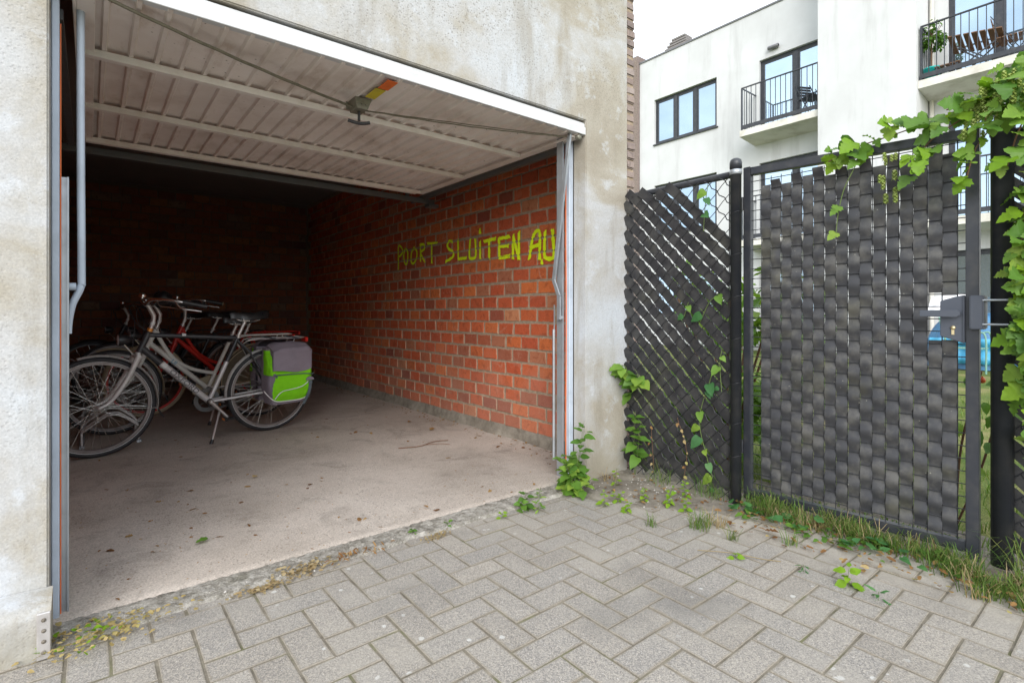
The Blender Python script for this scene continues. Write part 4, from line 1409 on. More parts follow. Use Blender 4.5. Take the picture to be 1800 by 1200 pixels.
for (x, y), h, n, sp, lb in tufts:
    t = MB(); blades(t, (0, 0, 0), n, h, sp, rg2, .0012 if 'wiry' in lb else .0016, .9 if 'wiry' in lb else .6)
    o = t.build('grass_tuft', M['straw'] if 'yellow' in lb or 'dry' in lb else M['grass'])
    o.location = (x, y, 0)
    tag(o, lb, 'grass tuft', 'grass tufts in the paving')
# ground cover of small leaves along the gate foot, and litter
def litter(name, mat, n, fn, smin, smax, kind, seed, curl=.5):
    r = random.Random(seed)
    mb = MB()
    for i in range(n):
        x, y, z = fn(r)
        a = r.uniform(0, 2 * PI)
        m = leaf_matrix((x, y, z), (math.cos(a), math.sin(a), r.uniform(-.2, curl)), (r.uniform(-.5, .5), r.uniform(-.5, .5), 1), r.uniform(smin, smax))
        vs, fs = LEAF[kind, r.randrange(3)]
        mb.add([m @ Vector(v) for v in vs], fs, True)
    return tag(mb.build(name, M[mat]), kind='stuff')
litter('ground_cover', 'leaf', 150, lambda r: (2.66 - .20 * r.random() ** 1.3, r.uniform(.05, 1.36) if r.random() < .3 else r.uniform(.75, 1.36), r.uniform(.01, .035)), .018, .045, 'ovate', 61)
litter('ground_cover', 'blue_leaf', 34, lambda r: (2.60 - .14 * r.random(), r.uniform(.55, 1.38), r.uniform(.02, .05)), .03, .06, 'heart', 62)
litter('dead_leaves', 'dry', 230, lambda r: (2.64 - .34 * r.random() ** 1.5, r.uniform(-.2, 1.4), .008 + .02 * r.random()), .014, .036, 'oak', 63)
litter('dead_leaves', 'yellowdry', 26, lambda r: (2.62 - .30 * r.random(), r.uniform(.1, 1.4), .01 + .02 * r.random()), .02, .04, 'ovate', 64)
litter('dead_leaves', 'dry', 90, lambda r: (2.2 + .42 * r.random(), r.uniform(1.45, 2.10), .012), .012, .028, 'oak', 69)
litter('dried_clump', 'yellowdry', 210, lambda r: (r.gauss(.03, .10), 2.06 + r.gauss(0, .05), .010 + .022 * r.random()), .009, .022, 'ovate', 65)
litter('dried_clump', 'bright', 34, lambda r: (r.gauss(-.02, .08), 2.05 + r.gauss(0, .05), .02 + .02 * r.random()), .012, .026, 'ovate', 66)
litter('dried_clump', 'straw', 110, lambda r: (r.gauss(.50, .055), 2.045 + r.gauss(0, .015), .004 + .012 * r.random()), .008, .020, 'ovate', 67)
litter('dried_clump', 'straw', 150, lambda r: (r.gauss(.65, .06), 2.085 + r.gauss(0, .025), .006 + .02 * r.random()), .010, .022, 'ovate', 68)
litter('dried_clump', 'dry', 70, lambda r: (r.gauss(.85, .06), 2.075 + r.gauss(0, .015), .008 + .02 * r.random()), .014, .034, 'narrow', 71, 1.2)
litter('dried_clump', 'straw', 120, lambda r: (r.gauss(1.21, .035), 2.04 + r.gauss(0, .014), .002 + .012 * r.random()), .007, .013, 'ovate', 72)
def scat(r):
    while True:
        x, y = r.uniform(-.05, 2.58), 2.25 + 5.5 * r.random() ** 1.4
        if nz(x, y, 0, 1.1) + .35 * r.random() > .02 or x > 2.3:
            return x, y, .0135
litter('floor_litter', 'dry', 760, scat, .005, .019, 'narrow', 73, .2)
litter('floor_litter', 'dry', 130, scat, .016, .046, 'oak', 74, .3)
litter('floor_litter', 'dry', 220, lambda r: (2.57 - .16 * r.random() ** 2, r.uniform(2.4, 7.5), .016), .010, .030, 'oak', 75, .4)
mb = MB()
rs = random.Random(15)
for i in range(110):
    x, y = 2.2 + .42 * rs.random(), rs.uniform(1.6, 2.1)
    if i > 70:
        x, y = rs.uniform(.1, 2.3), 2.1 + rs.gauss(0, .04)
    s = rs.uniform(.0015, .0042)
    mb.obox((x, y, soil_z(x, y) + s * .3 if i <= 70 else .012), (s * 2, s * 1.5, s), Euler((rs.random(), rs.random(), rs.random() * 3)).to_matrix())
tag(mb.build('stone_chips', M['stone']), kind='stuff')
big = [((.40, 2.60), .05, 'leaf', 'single green fallen leaf inside the garage doorway'), ((.76, 3.4), .045, 'yellowdry', 'single yellow fallen leaf on the garage floor near the bicycles'),
       ((1.32, 2.36), .035, 'dry', 'curled brown leaf lying near the threshold middle'), ((2.28, 3.9), .07, 'dry', 'large brown leaf lying at the foot of the brick wall'), ((2.22, 4.25), .06, 'dry', 'second brown leaf at the brick wall, further inside'),
       ((2.36, 1.13), .06, 'dry', 'long curled brown leaf on the pavers below the gate'), ((2.46, .45), .05, 'dry', 'orange brown crumpled leaf on the grass edge near the lock post')]
for (x, y), s, mt, lb in big:
    o = link('fallen_leaf', leaf_data('oak' if mt == 'dry' else 'ovate', 1, mt))
    o.matrix_world = leaf_matrix((x, y, .026), (RL.uniform(-1, 1), RL.uniform(-1, 1), .1), (.1, -.1, 1), s)
    tag(o, lb, 'fallen leaf', 'fallen leaves')
mb = MB(); mb.tube(curve([(1.99, 1.235, .006), (2.06, 1.13, .012), (2.12, 1.02, .008), (2.16, .97, .006)], 5), .0016, 5)
tag(mb.build('dry_stalk', M['straw']), 'thin pale dry grass stalk lying on the pavers', 'stalk')
mb = MB(); mb.tube(curve([(1.75, 3.5, .018), (1.9, 3.45, .02), (2.05, 3.50, .022), (2.16, 3.48, .018)], 5), .003, 5)
mb.tube(curve([(1.95, 3.46, .02), (2.05, 3.40, .025), (2.1, 3.36, .018)], 4), .002, 5)
tag(mb.build('twig', M['rstem']), 'thin brown twig lying on the garage floor', 'twig')

# ============================================================ bicycles and their stand
def text_mesh(s, size, depth=0.0008):
    cu = bpy.data.curves.new('lettering', 'FONT')
    cu.body = s
    cu.size = size
    cu.extrude = depth
    cu.resolution_u = 3
    o = bpy.data.objects.new('lettering', cu)
    COL.objects.link(o)
    dg = bpy.context.evaluated_depsgraph_get()
    me = bpy.data.meshes.new_from_object(o.evaluated_get(dg))
    bpy.data.objects.remove(o)
    me.name = 'lettering'
    return me

WR = 0.345
def wheel(root, cx, tyre, rim, seed, reflect=True):
    mb = MB()
    mb.lathe([(0, -.062), (.006, -.06), (.006, -.034), (.022, -.032), (.022, -.027), (.014, -.022), (.014, .022), (.022, .027), (.022, .032), (.006, .034), (.006, .06), (0, .062)], (cx, 0, WR), 'Y', 12)
    w = mb.build('wheel', M['alu'], root)
    mb = MB(); mb.torus(WR - .021, .0205, (cx, 0, WR), 56, 9)
    mb.build('tyre', M[tyre], w)
    if reflect:
        mb = MB()
        for y in (-.0155, .0155):
            mb.torus(WR - .0325, .0019, (cx, y * 1.0, WR), 56, 5)
        mb.build('reflective_line', M['print_white'], w)
    mb = MB(); mb.ring(WR - .036, .0125, .018, (cx, 0, WR), 56)
    mb.build('rim', M[rim], w)
    mb = MB()
    for i in range(32):
        a = 2 * PI * i / 32 + seed
        sd = 1 if i % 2 else -1
        b = a + (.52 if (i // 2) % 2 else -.52)
        p0 = Vector((cx + .021 * math.cos(b + PI * .5 * (1 if (i // 2) % 2 else -1) * .6), sd * .030, WR + .021 * math.sin(b + PI * .5 * (1 if (i // 2) % 2 else -1) * .6)))
        p1 = Vector((cx + (WR - .05) * math.cos(a), sd * .004, WR + (WR - .05) * math.sin(a)))
        mb.tube([p0, p1], .0015, 4, caps=False)
    mb.build('spokes', M['chrome'], w)
    return w

def arc_guard(root, cx, a0, a1, mat, width=.027, rad=.014):
    mb = MB()
    def f(u, v):
        a = math.radians(a0 + (a1 - a0) * u)
        q = 2 * v - 1
        r = WR + rad - .010 * q * q
        return (cx + r * math.cos(a), q * width, WR + r * math.sin(a))
    mb.grid(f, 30, 6)
    n = len(mb.v)
    def g(u, v):
        x, y, z = f(u, 1 - v)
        return (x - (x - cx) * .006, y, z - (z - WR) * .006)
    mb.grid(g, 30, 6)
    return mb.build('mudguard', M[mat], root)

def saddle(root, x, z, mat, L=.27):
    mb = MB()
    def f(u, v):
        q = 2 * v - 1
        w = .022 + .072 * max(0, min(1, (u - .30) / .55)) ** 1.3 - (.03 * ((u - .9) / .1) ** 2 if u > .9 else 0)
        if u < .06: w *= .6 + .4 * u / .06
        h = .028 * (1 - abs(q) ** 2.6) + .018 * max(0, (u - .55)) - .014 * math.sin(u * PI) + (-.012 * ((.06 - u) / .06) if u < .06 else 0)
        return (x - L * .5 + L * u, w * q, z + h - .025 * abs(q) ** 3)
    mb.grid(f, 20, 12)
    def g(u, v):
        a = f(u, 1 - v)
        return (a[0], a[1] * .98, min(a[2] - .004, z - .028 + .006 * u))
    mb.grid(g, 20, 12)
    s = mb.build('saddle', M[mat], root)
    mb = MB()
    for y in (-.022, .022):
        mb.tube(curve([(x - .11, y * .5, z - .022), (x - .05, y, z - .05), (x + .06, y, z - .05), (x + .10, y * 1.5, z - .02)], 4), .0035, 6)
    mb.build('saddle_rail', M['chrome'], s)
    return s

def bike(name, label, loc, rz, lean, st):
    root = empty(name, loc, label, 'bicycle', 'bicycles parked in the garage')
    root.rotation_euler = (lean, 0, rz)
    W = st.get('wb', 1.16)
    HB, HT = Vector((.237, 0, .715)), Vector((.295, 0, .856))
    BB = Vector((.691, 0, .305))
    ST = Vector((.899, 0, .802))
    RH, FH = Vector((W, 0, WR)), Vector((0, 0, WR))
    wheel(root, 0, st['tyre'], st['rim'], .1, st.get('refl', True))
    wheel(root, W, st['tyre'], st['rim'], .25, st.get('refl', True))
    # steering
    mb = MB()
    crown = Vector((.222, 0, .680))
    mb.tube([HB, crown], .017, 10)
    mb.tube([crown + Vector((0, -.058, 0)), crown + Vector((0, .058, 0))], .019, 10)
    for y in (-.056, .056):
        mb.tube(curve([crown + Vector((0, y, .01)), (.175, y, .57), (.115, y, .455), (.055, y, .375), (0, y, WR)], 6), [.0185 - .0075 * i / 24 for i in range(25)], 10)
    mb.build('fork', M[st['fork']], root)
    mb = MB(); mb.tube([HB - (HT - HB) * .05, HT], .021, 12)
    mb.build('head_tube', M[st['front']], root)
    mb = MB(); mb.tube([HT + Vector((.0005, 0, .001)), HT + Vector((.009, 0, .022))], .019, 12)
    mb.build('headset', M[st.get('ring', 'alu')], root)
    # frame tubes
    if st['kind'] == 'diamond':
        mb = MB(); mb.tube([HT + Vector((-.004, 0, -.025)), ST + Vector((-.004, 0, -.012))], .0165, 12)
        tt = mb.build('top_tube', M[st['front']], root)
        mb = MB(); mb.box(.52, .545, -.0172, .0172, .816, .8165)
        mb2 = MB(); mb2.tube([(.50, 0, .8215), (.525, 0, .820)], .0170, 12)
        mb2.build('decal_band', M['print_white'], tt)
        a, b = HB + Vector((.012, 0, .025)), BB
        mb = MB(); mb.tube([a, a.lerp(b, .27)], .0235, 12)
        mb.build('down_tube', M[st['front']], root)
        mb = MB(); mb.tube([a.lerp(b, .2705), b], .023, 12)
        dt = mb.build('down_tube', M[st['frame']], root)
        mb = MB(); mb.tube([a.lerp(b, .285), a.lerp(b, .34)], .0234, 12)
        mb.build('decal_band', M['print_white'], dt)
        me = text_mesh('OXFORD', .050)
        o = link('lettering', me, M['print_dark'], dt)
        d = (b - a).normalized()
        up = Vector((-d.z, 0, d.x))
        z = d.cross(up)
        p = a.lerp(b, .40) + Vector((0, -.0232, 0)) - up * .016
        o.matrix_basis = Matrix.Translation(p) @ Matrix((d, up, z)).transposed().to_4x4() @ Matrix.Diagonal((1.25, 1, 1, 1))
        mid = ST.lerp(BB, .40)
        mb = MB(); mb.tube([ST, mid], .0165, 12)
        mb.build('seat_tube', M[st['front']], root)
        mb = MB(); mb.tube([mid, BB], .0163, 12)
        mb.build('seat_tube', M[st['frame']], root)
    else:
        a = HB + Vector((.010, 0, .020))
        mb = MB(); mb.tube(curve([HT + Vector((.002, 0, -.02)), (.335, 0, .74), (.42, 0, .60), (.55, 0, .50), (.70, 0, .452), (.755, 0, .447)], 6), .0165, 10)
        mb.build('top_tube', M[st['frame']], root)
        mb = MB(); mb.tube([a, BB], .021, 12)
        dt = mb.build('down_tube', M[st['frame']], root)
        if st.get('print'):
            me = text_mesh(st['print'], .050)
            o = link('lettering', me, M['print_blue'], dt)
            d = (BB - a).normalized()
            up = Vector((-d.z, 0, d.x))
            p = a.lerp(BB, .36) + Vector((0, -.0215, 0)) - up * .017
            o.matrix_basis = Matrix.Translation(p) @ Matrix((d, up, d.cross(up))).transposed().to_4x4()
        mb = MB(); mb.tube([ST + Vector((-.035, 0, -.085)), BB], .0165, 12)
        mb.build('seat_tube', M[st['frame']], root)
    mb = MB()
    for y in (-.058, .058):
        mb.tube([ST + Vector((-.01, y * .25, -.03)), ST.lerp(RH, .25) + Vector((0, y * .8, 0)), RH + Vector((0, y, 0))], .0082, 8)
    mb.build('seat_stay', M[st['front']], root)
    mb = MB()
    for y in (-.058, .058):
        mb.tube([BB + Vector((.02, y * .5, 0)), BB.lerp(RH, .3) + Vector((0, y * .85, 0)), RH + Vector((0, y, 0))], .0098, 8)
    mb.build('chain_stay', M[st['frame']], root)
    # seat post and saddle
    sz = st.get('saddle_z', .985)
    top = ST + (ST - BB).normalized() * (sz - .05 - ST.z) / .9
    mb = MB(); mb.tube([ST + Vector((-.02, 0, -.04)), top], .0135, 10)
    mb.lathe([(.021, -.012), (.021, .012)], ST, 'Z', 12)
    mb.obox(top + Vector((0, 0, .005)), (.05, .05, .022))
    mb.build('seat_post', M['alu'], root)
    saddle(root, top.x + .02, sz, 'saddle', st.get('saddle_l', .275))
    # stem and bars
    hz = st.get('bar_z', 1.055)
    c = Vector((.268, 0, hz))
    sm = MB(); sm.tube([HT + Vector((.009, 0, .022)), HT + Vector((.026, 0, .075)), Vector((.322, 0, hz - .085)), c + Vector((.02, 0, -.015)), c], [.013, .013, .017, .016, .019], 12)
    stem = sm.build('stem', M['alu'], root)
    mb = MB(); mb.tube([HT + Vector((.017, 0, .046)), HT + Vector((.026, 0, .070))], .0145, 12)
    mb.build('spacer', M['print_white'], stem)
    half = [c, c + Vector((0, .05, .004)), c + Vector((.006, .13, .030)), c + Vector((.05, .20, .038)), c + Vector((.12, .245, .030)), c + Vector((.21, .275, .012)), c + Vector((.30, .295, -.006))]
    L = [Vector((p.x, -p.y, p.z)) for p in half]
    P = curve(L[::-1] + half[1:], 5)
    mb = MB(); mb.tube(P, .0112, 10)
    hb = mb.build('handlebar', M[st.get('bar', 'chrome')], root)
    for sgn in (-1, 1):
        g0, g1 = c + Vector((.165, sgn * .262, .022)), c + Vector((.305, sgn * .297, -.007))
        mb = MB(); mb.tube([g0, g0.lerp(g1, .5), g1], [.0165, .018, .0175], 12)
        g = mb.build('grip', M[st.get('grip', 'black')], hb)
        mb = MB(); mb.tube([g1, g1 + (g1 - g0) * .04], .019, 12)
        mb.build('grip_end', M[st.get('grip_end', 'black')], g)
        mb = MB()
        mb.tube(curve([c + Vector((.13, sgn * .24, .018)), c + Vector((.155, sgn * .275, -.022)), c + Vector((.22, sgn * .30, -.034)), c + Vector((.27, sgn * .318, -.042))], 4), .0055, 6)
        mb.build('brake_lever', M['chrome'], hb)
    mb = MB(); b0 = c + Vector((.02, .165, .055))
    mb.lathe([(.024, -.012), (.026, 0), (.023, .012), (.014, .020), (0, .023)], b0, 'Z', 14)
    mb.build('bell', M['chrome'], hb)
    mb = MB()
    for sgn, tgt in ((-1, (.30, -.03, .84)), (1, (.30, .03, .84)), (1, (.20, .02, .74))):
        mb.tube(curve([c + Vector((.10, sgn * .235, .02)), c + Vector((-.06, sgn * .14, -.02)), c + Vector((-.05, sgn * .05, -.13)), tgt], 6), .0028, 5)
    mb.build('cable', M['black'], root)
    # lamp
    lp = Vector((.135, 0, .80))
    mb = MB(); mb.lathe([(.0, .060), (.022, .052), (.036, .02), (.042, -.018), (.040, -.024)], lp, 'X', 16)
    hl = mb.build('headlight', M['black'], root)
    mb = MB(); mb.lathe([(.0405, -.0235), (.037, -.0275), (0, -.031)], lp, 'X', 16)
    mb.build('lens', M['lens'], hl)
    mb = MB(); mb.tube([lp + Vector((.01, -.02, -.03)), (.205, -.02, .69)], .003, 6); mb.tube([lp + Vector((.01, .02, -.03)), (.205, .02, .69)], .003, 6)
    mb.build('bracket', M['chrome'], hl)
    # guards
    gm_ = st.get('guard', 'alu')
    fg = arc_guard(root, 0, -10, 108, gm_)
    mb = MB()
    a = math.radians(-10)
    x0, z0 = (WR + .013) * math.cos(a), WR + (WR + .013) * math.sin(a)
    mb.add([(x0 - .002, -.026, z0 + .012), (x0 - .002, .026, z0 + .012), (x0 + .030, .036, z0 - .055), (x0 + .030, -.036, z0 - .055), (x0 + .004, -.026, z0 + .012), (x0 + .004, .026, z0 + .012), (x0 + .034, .036, z0 - .055), (x0 + .034, -.036, z0 - .055)],
           [(0, 1, 2, 3), (7, 6, 5, 4), (0, 4, 5, 1), (1, 5, 6, 2), (2, 6, 7, 3), (3, 7, 4, 0)])
    mb.build('mud_flap', M['rubber'], fg)
    for y in (-.03, .03):
        mb = MB(); mb.tube([(0, y * 1.9, WR), (x0 - .004, y, z0 + .02)], .002, 5)
        mb.build('guard_stay', M['chrome'], root)
        mb = MB(); mb.tube([(W, y * 2.0, WR), (W + (WR + .012) * math.cos(.5), y, WR + (WR + .012) * math.sin(.5))], .002, 5)
        mb.build('guard_stay', M['chrome'], root)
    arc_guard(root, W, -18, 188, gm_)
    # drive
    mb = MB()
    mb.lathe([(.060, .046), (.092, .046), (.092, .050), (.060, .050), (.060, .046)], BB, 'Y', 32, False)
    for k in range(5):
        t = k * 2 * PI / 5
        mb.bar(BB + Vector((0, .048, 0)), BB + Vector((.064 * math.cos(t), .048, .064 * math.sin(t))), .004, .016, (0, 1, 0))
    mb.lathe([(0, -.036), (.021, -.036), (.021, .036), (0, .036)], BB, 'Y', 14)
    cs = mb.build('chainset', M['dsteel'], root)
    mb = MB()
    for z0, z1 in ((.09, .035), (-.09, -.035)):
        mb.bar(BB + Vector((0, .048, z0)), RH + Vector((0, .048, z1)), .007, .009)
    mb.build('chain', M['dsteel'], root)
    if st.get('case'):
        mb = MB()
        mb.prism([(BB.x - .11, BB.z - .05), (BB.x - .10, BB.z + .07), (BB.x + .02, BB.z + .115), (RH.x - .15, RH.z + .06), (RH.x - .10, RH.z + .02), (BB.x + .05, BB.z - .10)], .040, .060)
        mb.build('chain_case', M[st['case']], root, False, .006)
    for sgn in (-1, 1):
        d = Vector((.66, 0, -.75)) * .172 * (-sgn)
        e = BB + d + Vector((0, sgn * .075, 0))
        mb = MB()
        mb.tube([BB + Vector((0, sgn * .060, 0)), BB + Vector((0, sgn * .064, 0)) + d * .5, e], [.015, .011, .010], 8)
        mb.lathe([(0, -.012), (.017, -.010), (.017, .010), (0, .012)], BB + Vector((0, sgn * .062, 0)), 'Y', 12)
        ck = mb.build('crank', M['alu'], root)
        pc = e + Vector((0, sgn * .055, 0))
        mb = MB()
        mb.box(pc.x - .042, pc.x + .042, pc.y - .04, pc.y + .04, pc.z - .004, pc.z + .004)
        for q in (-1, 1):
            mb.box(pc.x + q * .034, pc.x + q * .048, pc.y - .045, pc.y + .045, pc.z - .013, pc.z + .013)
        pd = mb.build('pedal', M['black'], ck, False, .003)
        mb = MB()
        for q in (-1, 1):
            mb.box(pc.x + q * .0485, pc.x + q * .051, pc.y - .025, pc.y + .025, pc.z - .008, pc.z + .008)
        mb.build('reflector', M['amber'], ck)
    mb = MB()
    mb.tube([(.745, -.025, .255), (.755, -.05, .235), (.672, -.15, .026)], .0085, 8)
    ks = mb.build('kickstand', M['alu'], root)
    mb = MB(); mb.tube([(.675, -.147, .035), (.664, -.157, .004)], [.011, .015], 8)
    mb.build('foot', M['black'], ks)
    # carrier
    cz = .775
    mb = MB()
    for y in (-.055, .055):
        mb.tube(curve([(.93, y * .5, cz - .03), (.99, y, cz), (1.25, y, cz + .004), (1.40, y, cz + .006), (1.425, y * .6, cz + .006)], 4), .0055, 8)
        mb.tube([(1.33, y * 1.15, cz), (1.19, y * 1.25, WR + .02)], .005, 8)
    mb.tube([(1.425, -.034, cz + .006), (1.425, .034, cz + .006)], .0055, 8)
    for x in (1.02, 1.14, 1.28):
        mb.tube([(x, -.055, cz), (x, .055, cz)], .0045, 6)
    mb.tube([(1.10, 0, cz), (1.40, 0, cz)], .0045, 6)
    mb.build('carrier', M[st.get('carrier', 'alu')], root)
    mb = MB(); mb.box(1.438, 1.462, -.045, .045, cz - .035, cz + .005)
    mb.build('tail_light', M['redpaint'], root, False, .005)
    if st.get('skirt'):
        for y in (-.036, .036):
            mb = MB()
            pts = [(W + (WR - .01) * math.cos(math.radians(a)), WR + (WR - .01) * math.sin(math.radians(a))) for a in range(100, 191, 6)]
            poly = pts + [(W - .27, WR - .015), (W - .08, WR + .005), (W - .01, WR + .08)]
            mb.prism(poly, y - .0015, y + .0015)
            sg = mb.build('skirt_guard', M['rope'], root)
            mb = MB(); mb.tube([(a, y, b) for a, b in poly], .0055, 5, closed=True)
            mb.build('guard_rim', M['cream'], sg)
    if st.get('basket'):
        # soft dark bag strapped on the bars
        mb = MB()
        def f(u, v):
            t = 2 * PI * u
            k = math.sin(PI * min(1, max(0, .08 + v * .90))) ** .4
            return (.34 + .075 * k * math.cos(t), .08 * k * math.sin(t), 1.04 + .13 * v + .01 * math.sin(3 * t))
        mb.grid(f, 18, 10)
        mb.build('basket_bag', M['black'], root)
    return root

B1 = bike('bicycle', 'grey trekking bicycle nearest the door with silver down tube and lettering', (.037, 4.585, .012), math.radians(8.2), math.radians(2.5),
          dict(kind='diamond', frame='silver', front='dgrey', fork='guardgrey', tyre='rubber', rim='darkrim', guard='guardgrey', ring='copper', bar='chrome', saddle_z=.975))
bike('bicycle', 'white step through bicycle parked second from the door', (.145, 5.375, .012), math.radians(6.1), math.radians(1.5),
     dict(kind='step', frame='whitepaint', front='whitepaint', fork='whitepaint', tyre='rubber', rim='darkrim', guard='cream', case='cream', skirt=True, print='UI', carrier='whitepaint', wb=1.13, saddle_z=.93, bar_z=1.06, basket=True))
bike('bicycle', 'red step through bicycle parked behind the white one', (.42, 6.10, .012), math.radians(6.5), math.radians(1.0),
     dict(kind='step', frame='redpaint', front='redpaint', fork='redpaint', tyre='cream', rim='redpaint', guard='blackpaint', carrier='redpaint', wb=1.13, saddle_z=.98, bar_z=1.09, grip_end='cream', refl=True))
bike('bicycle', 'black bicycle in the dark behind the red one', (.20, 6.72, .012), math.radians(5.5), math.radians(.5),
     dict(kind='step', frame='blackpaint', front='blackpaint', fork='blackpaint', tyre='rubber', rim='darkrim', guard='blackpaint', carrier='blackpaint', wb=1.13, saddle_z=.98, bar_z=1.07))
bike('bicycle', 'black bicycle furthest back in the dark garage', (.02, 7.35, .012), math.radians(4), math.radians(.5),
     dict(kind='diamond' if False else 'step', frame='blackpaint', front='blackpaint', fork='blackpaint', tyre='rubber', rim='dsteel', guard='blackpaint', carrier='blackpaint', wb=1.13, saddle_z=.97, bar_z=1.05, refl=False))

RK = empty('bicycle_stand', (.13, 5.9, .012), 'low tubular steel bicycle stand of hoops on garage floor', 'bicycle rack')
for y in (4.98, 5.09, 5.32, 5.44, 6.02, 6.15, 6.66, 6.78, 7.29, 7.41):
    mb = MB()
    mb.tube(curve([(-.045, y, .012), (-.045, y, .10), (-.035, y, .128), (.09, y, .222), (.12, y, .232), (.16, y, .232), (.185, y, .224), (.285, y, .140), (.295, y, .115), (.295, y, .012)], 4), .0085, 8)
    mb.build('hoop', M['alu'], RK, True)
mb = MB()
for x in (-.045, .295):
    mb.box(x - .015, x + .015, 4.93, 7.46, .013, .030)
mb.build('base_bar', M['zinc'], RK, True)

# double pannier hanging over the carrier of the grey bicycle
bpy.context.view_layer.update()
OFF = Vector((1.275, -.14, .27))
SHIFT = Vector((-.035, 0, -.025))
PN = empty('pannier_bag', (0, 0, 0), 'lime green and mauve pannier hanging on the grey bicycle', 'bicycle bag')
PN.matrix_world = B1.matrix_world @ Matrix.Translation(OFF + SHIFT)
CX, WX = 1.275, .178
def bag(a, t, off=0.0, side=-1):
    ang = PI * a
    dep = (.125 + .055 * math.sin(PI * min(1, t * .95 + .08)) + .012 * math.sin(7 * a + 3 * t)) + off
    wx = WX * (.84 + .16 * min(1, t * 3.2)) * (1 - .05 * max(0, t - .7)) + off
    cs, sn = math.cos(ang), math.sin(ang)
    x = CX - wx * math.copysign(abs(cs) ** .38, cs)
    y = side * (.058 + dep * abs(sn) ** .42)
    wr = .013 * mnoise.noise(Vector((a * 4, t * 4, 2))) + .005 * mnoise.noise(Vector((a * 11, t * 9, 7)))
    z = .275 + .455 * t
    return Vector((x, y + side * wr, z)) - OFF
def loft(mb, side):
    mb.grid(lambda u, v: bag(u, v, 0, side), 36, 14)
    for t in (0.0, 1.0):
        ring = [bag(i / 36, t, 0, side) for i in range(37)]
        c = sum(ring, Vector()) / len(ring)
        mb.add(ring + [c], [(i, i + 1, 37) for i in range(36)] + [(36, 0, 37)])
    mb.add([bag(0, 0, 0, side), bag(1, 0, 0, side), bag(1, 1, 0, side), bag(0, 1, 0, side)], [(0, 1, 2, 3)])
for side in (-1, 1):
    mb = MB(); loft(mb, side)
    body = mb.build('bag', M['mauve'], PN)
    gp = MB()
    NU, NV = 56, 30
    def keep(a, t):
        low = .055 + .20 * (2 * a - 1) ** 2
        if t < low or t > .97: return False
        if a < .02: return False
        if a < .27 + .32 * (t - .2) and t < .52 + .10 * a: return False
        return True
    for i in range(NU):
        for j in range(NV):
            a0, a1, t0, t1 = i / NU, (i + 1) / NU, j / NV, (j + 1) / NV
            if keep((a0 + a1) / 2, (t0 + t1) / 2):
                pf = lambda a, t: bag(a, t, .006 + .010 * math.sin(PI * max(0, min(1, (t - .1) / .5))) * (math.sin(PI * a) ** .5 if 0 < a < 1 else 0) + .004 * mnoise.noise(Vector((a * 9, t * 9, 5))), side)
                gp.add([pf(a0, t0), pf(a1, t0), pf(a1, t1), pf(a0, t1)], [(0, 1, 2, 3)], True)
    gp.build('pocket_panel', M['lime'], PN)
    mb = MB(); mb.tube([bag(i / 40, .055 + .20 * (2 * i / 40 - 1) ** 2, .010, side) for i in range(1, 40)], .0042, 6)
    mb.build('piping', M['piping'], PN)
    # lid: covers the top and folds down over the outer face
    mb = MB()
    def lid(u, v):
        x = CX - .155 + .325 * u
        e = abs(2 * u - 1) ** 6
        if v < .5:
            t = .60 + .8 * v
            y = .058 + .185 + .010 * math.sin(u * 5) - .012 * e
            z = .275 + .455 * t + .010 * math.sin(u * 6 + 1)
            y += .010 * mnoise.noise(Vector((u * 4, v * 5, 3)))
        else:
            k = (v - .5) / .5
            y = .058 + .185 - .16 * k - .012 * e * (1 - k)
            z = .275 + .455 + .008 + .038 * math.sin(PI / 2 * min(1, k * 1.3)) + .014 * mnoise.noise(Vector((u * 4, k * 3, 1))) - .030 * e
        return Vector((x, side * y, z)) - OFF
    mb.grid(lid, 24, 20)
    for u in (0, 1):
        ed = [lid(u, j / 20) for j in range(21)]
        inn = [Vector((p.x + (.003 if u == 0 else -.003), p.y * .9 + .02, p.z - .045)) for p in ed]
        mb.add(ed + inn, [(j, j + 1, 22 + j, 21 + j) for j in range(20)], True)
    mb.build('lid', M['mauve'], PN)
    if side < 0:
        mb = MB()
        P = [bag(.66, t, .022 + .004 * math.sin(t * 9), side) for t in [-.05 + .05 * i for i in range(10)]]
        w = Vector((.012, 0, 0))
        for i in range(len(P) - 1):
            mb.add([P[i] - w, P[i] + w, P[i + 1] + w, P[i + 1] - w, P[i] - w + Vector((0, .003, 0)), P[i] + w + Vector((0, .003, 0)), P[i + 1] + w + Vector((0, .003, 0)), P[i + 1] - w + Vector((0, .003, 0))], [(0, 1, 2, 3), (7, 6, 5, 4), (0, 4, 5, 1), (3, 2, 6, 7), (0, 3, 7, 4), (1, 5, 6, 2)])
        mb.build('strap', M['strap'], PN)
        bc = bag(.64, .43, .024, side)
        mb = MB()
        mb.prism([(bc.x + .035 * math.cos(PI * i / 10), bc.z - .008 + .03 * math.sin(PI * i / 10)) for i in range(11)], bc.y - .006, bc.y + .004)
        mb.build('strap_anchor', M['mauve'], PN, False, .002)
        mb = MB(); mb.box(bc.x - .014, bc.x + .018, bc.y - .010, bc.y - .002, bc.z - .04, bc.z - .012)
        mb.build('buckle', M['strap'], PN, False, .003)
        mb = MB(); mb.tube([bag(.34 + .5 * i / 12, .535 + .012 * math.sin(i * .5), .0225, side) for i in range(13)], .0042, 6)
        mb.tube([bag(.40, .535 - .04 * i / 3, .026, side) for i in range(4)], .004, 5)
        mb.build('zip', M['strap'], PN)
        mb = MB(); mb.tube([bag(.34 + .27 * i / 10, .12 + .27 * i / 10, .0225, side) for i in range(11)], .0036, 5)
        mb.build('reflective_cord', M['piping'], PN)
mb = MB()
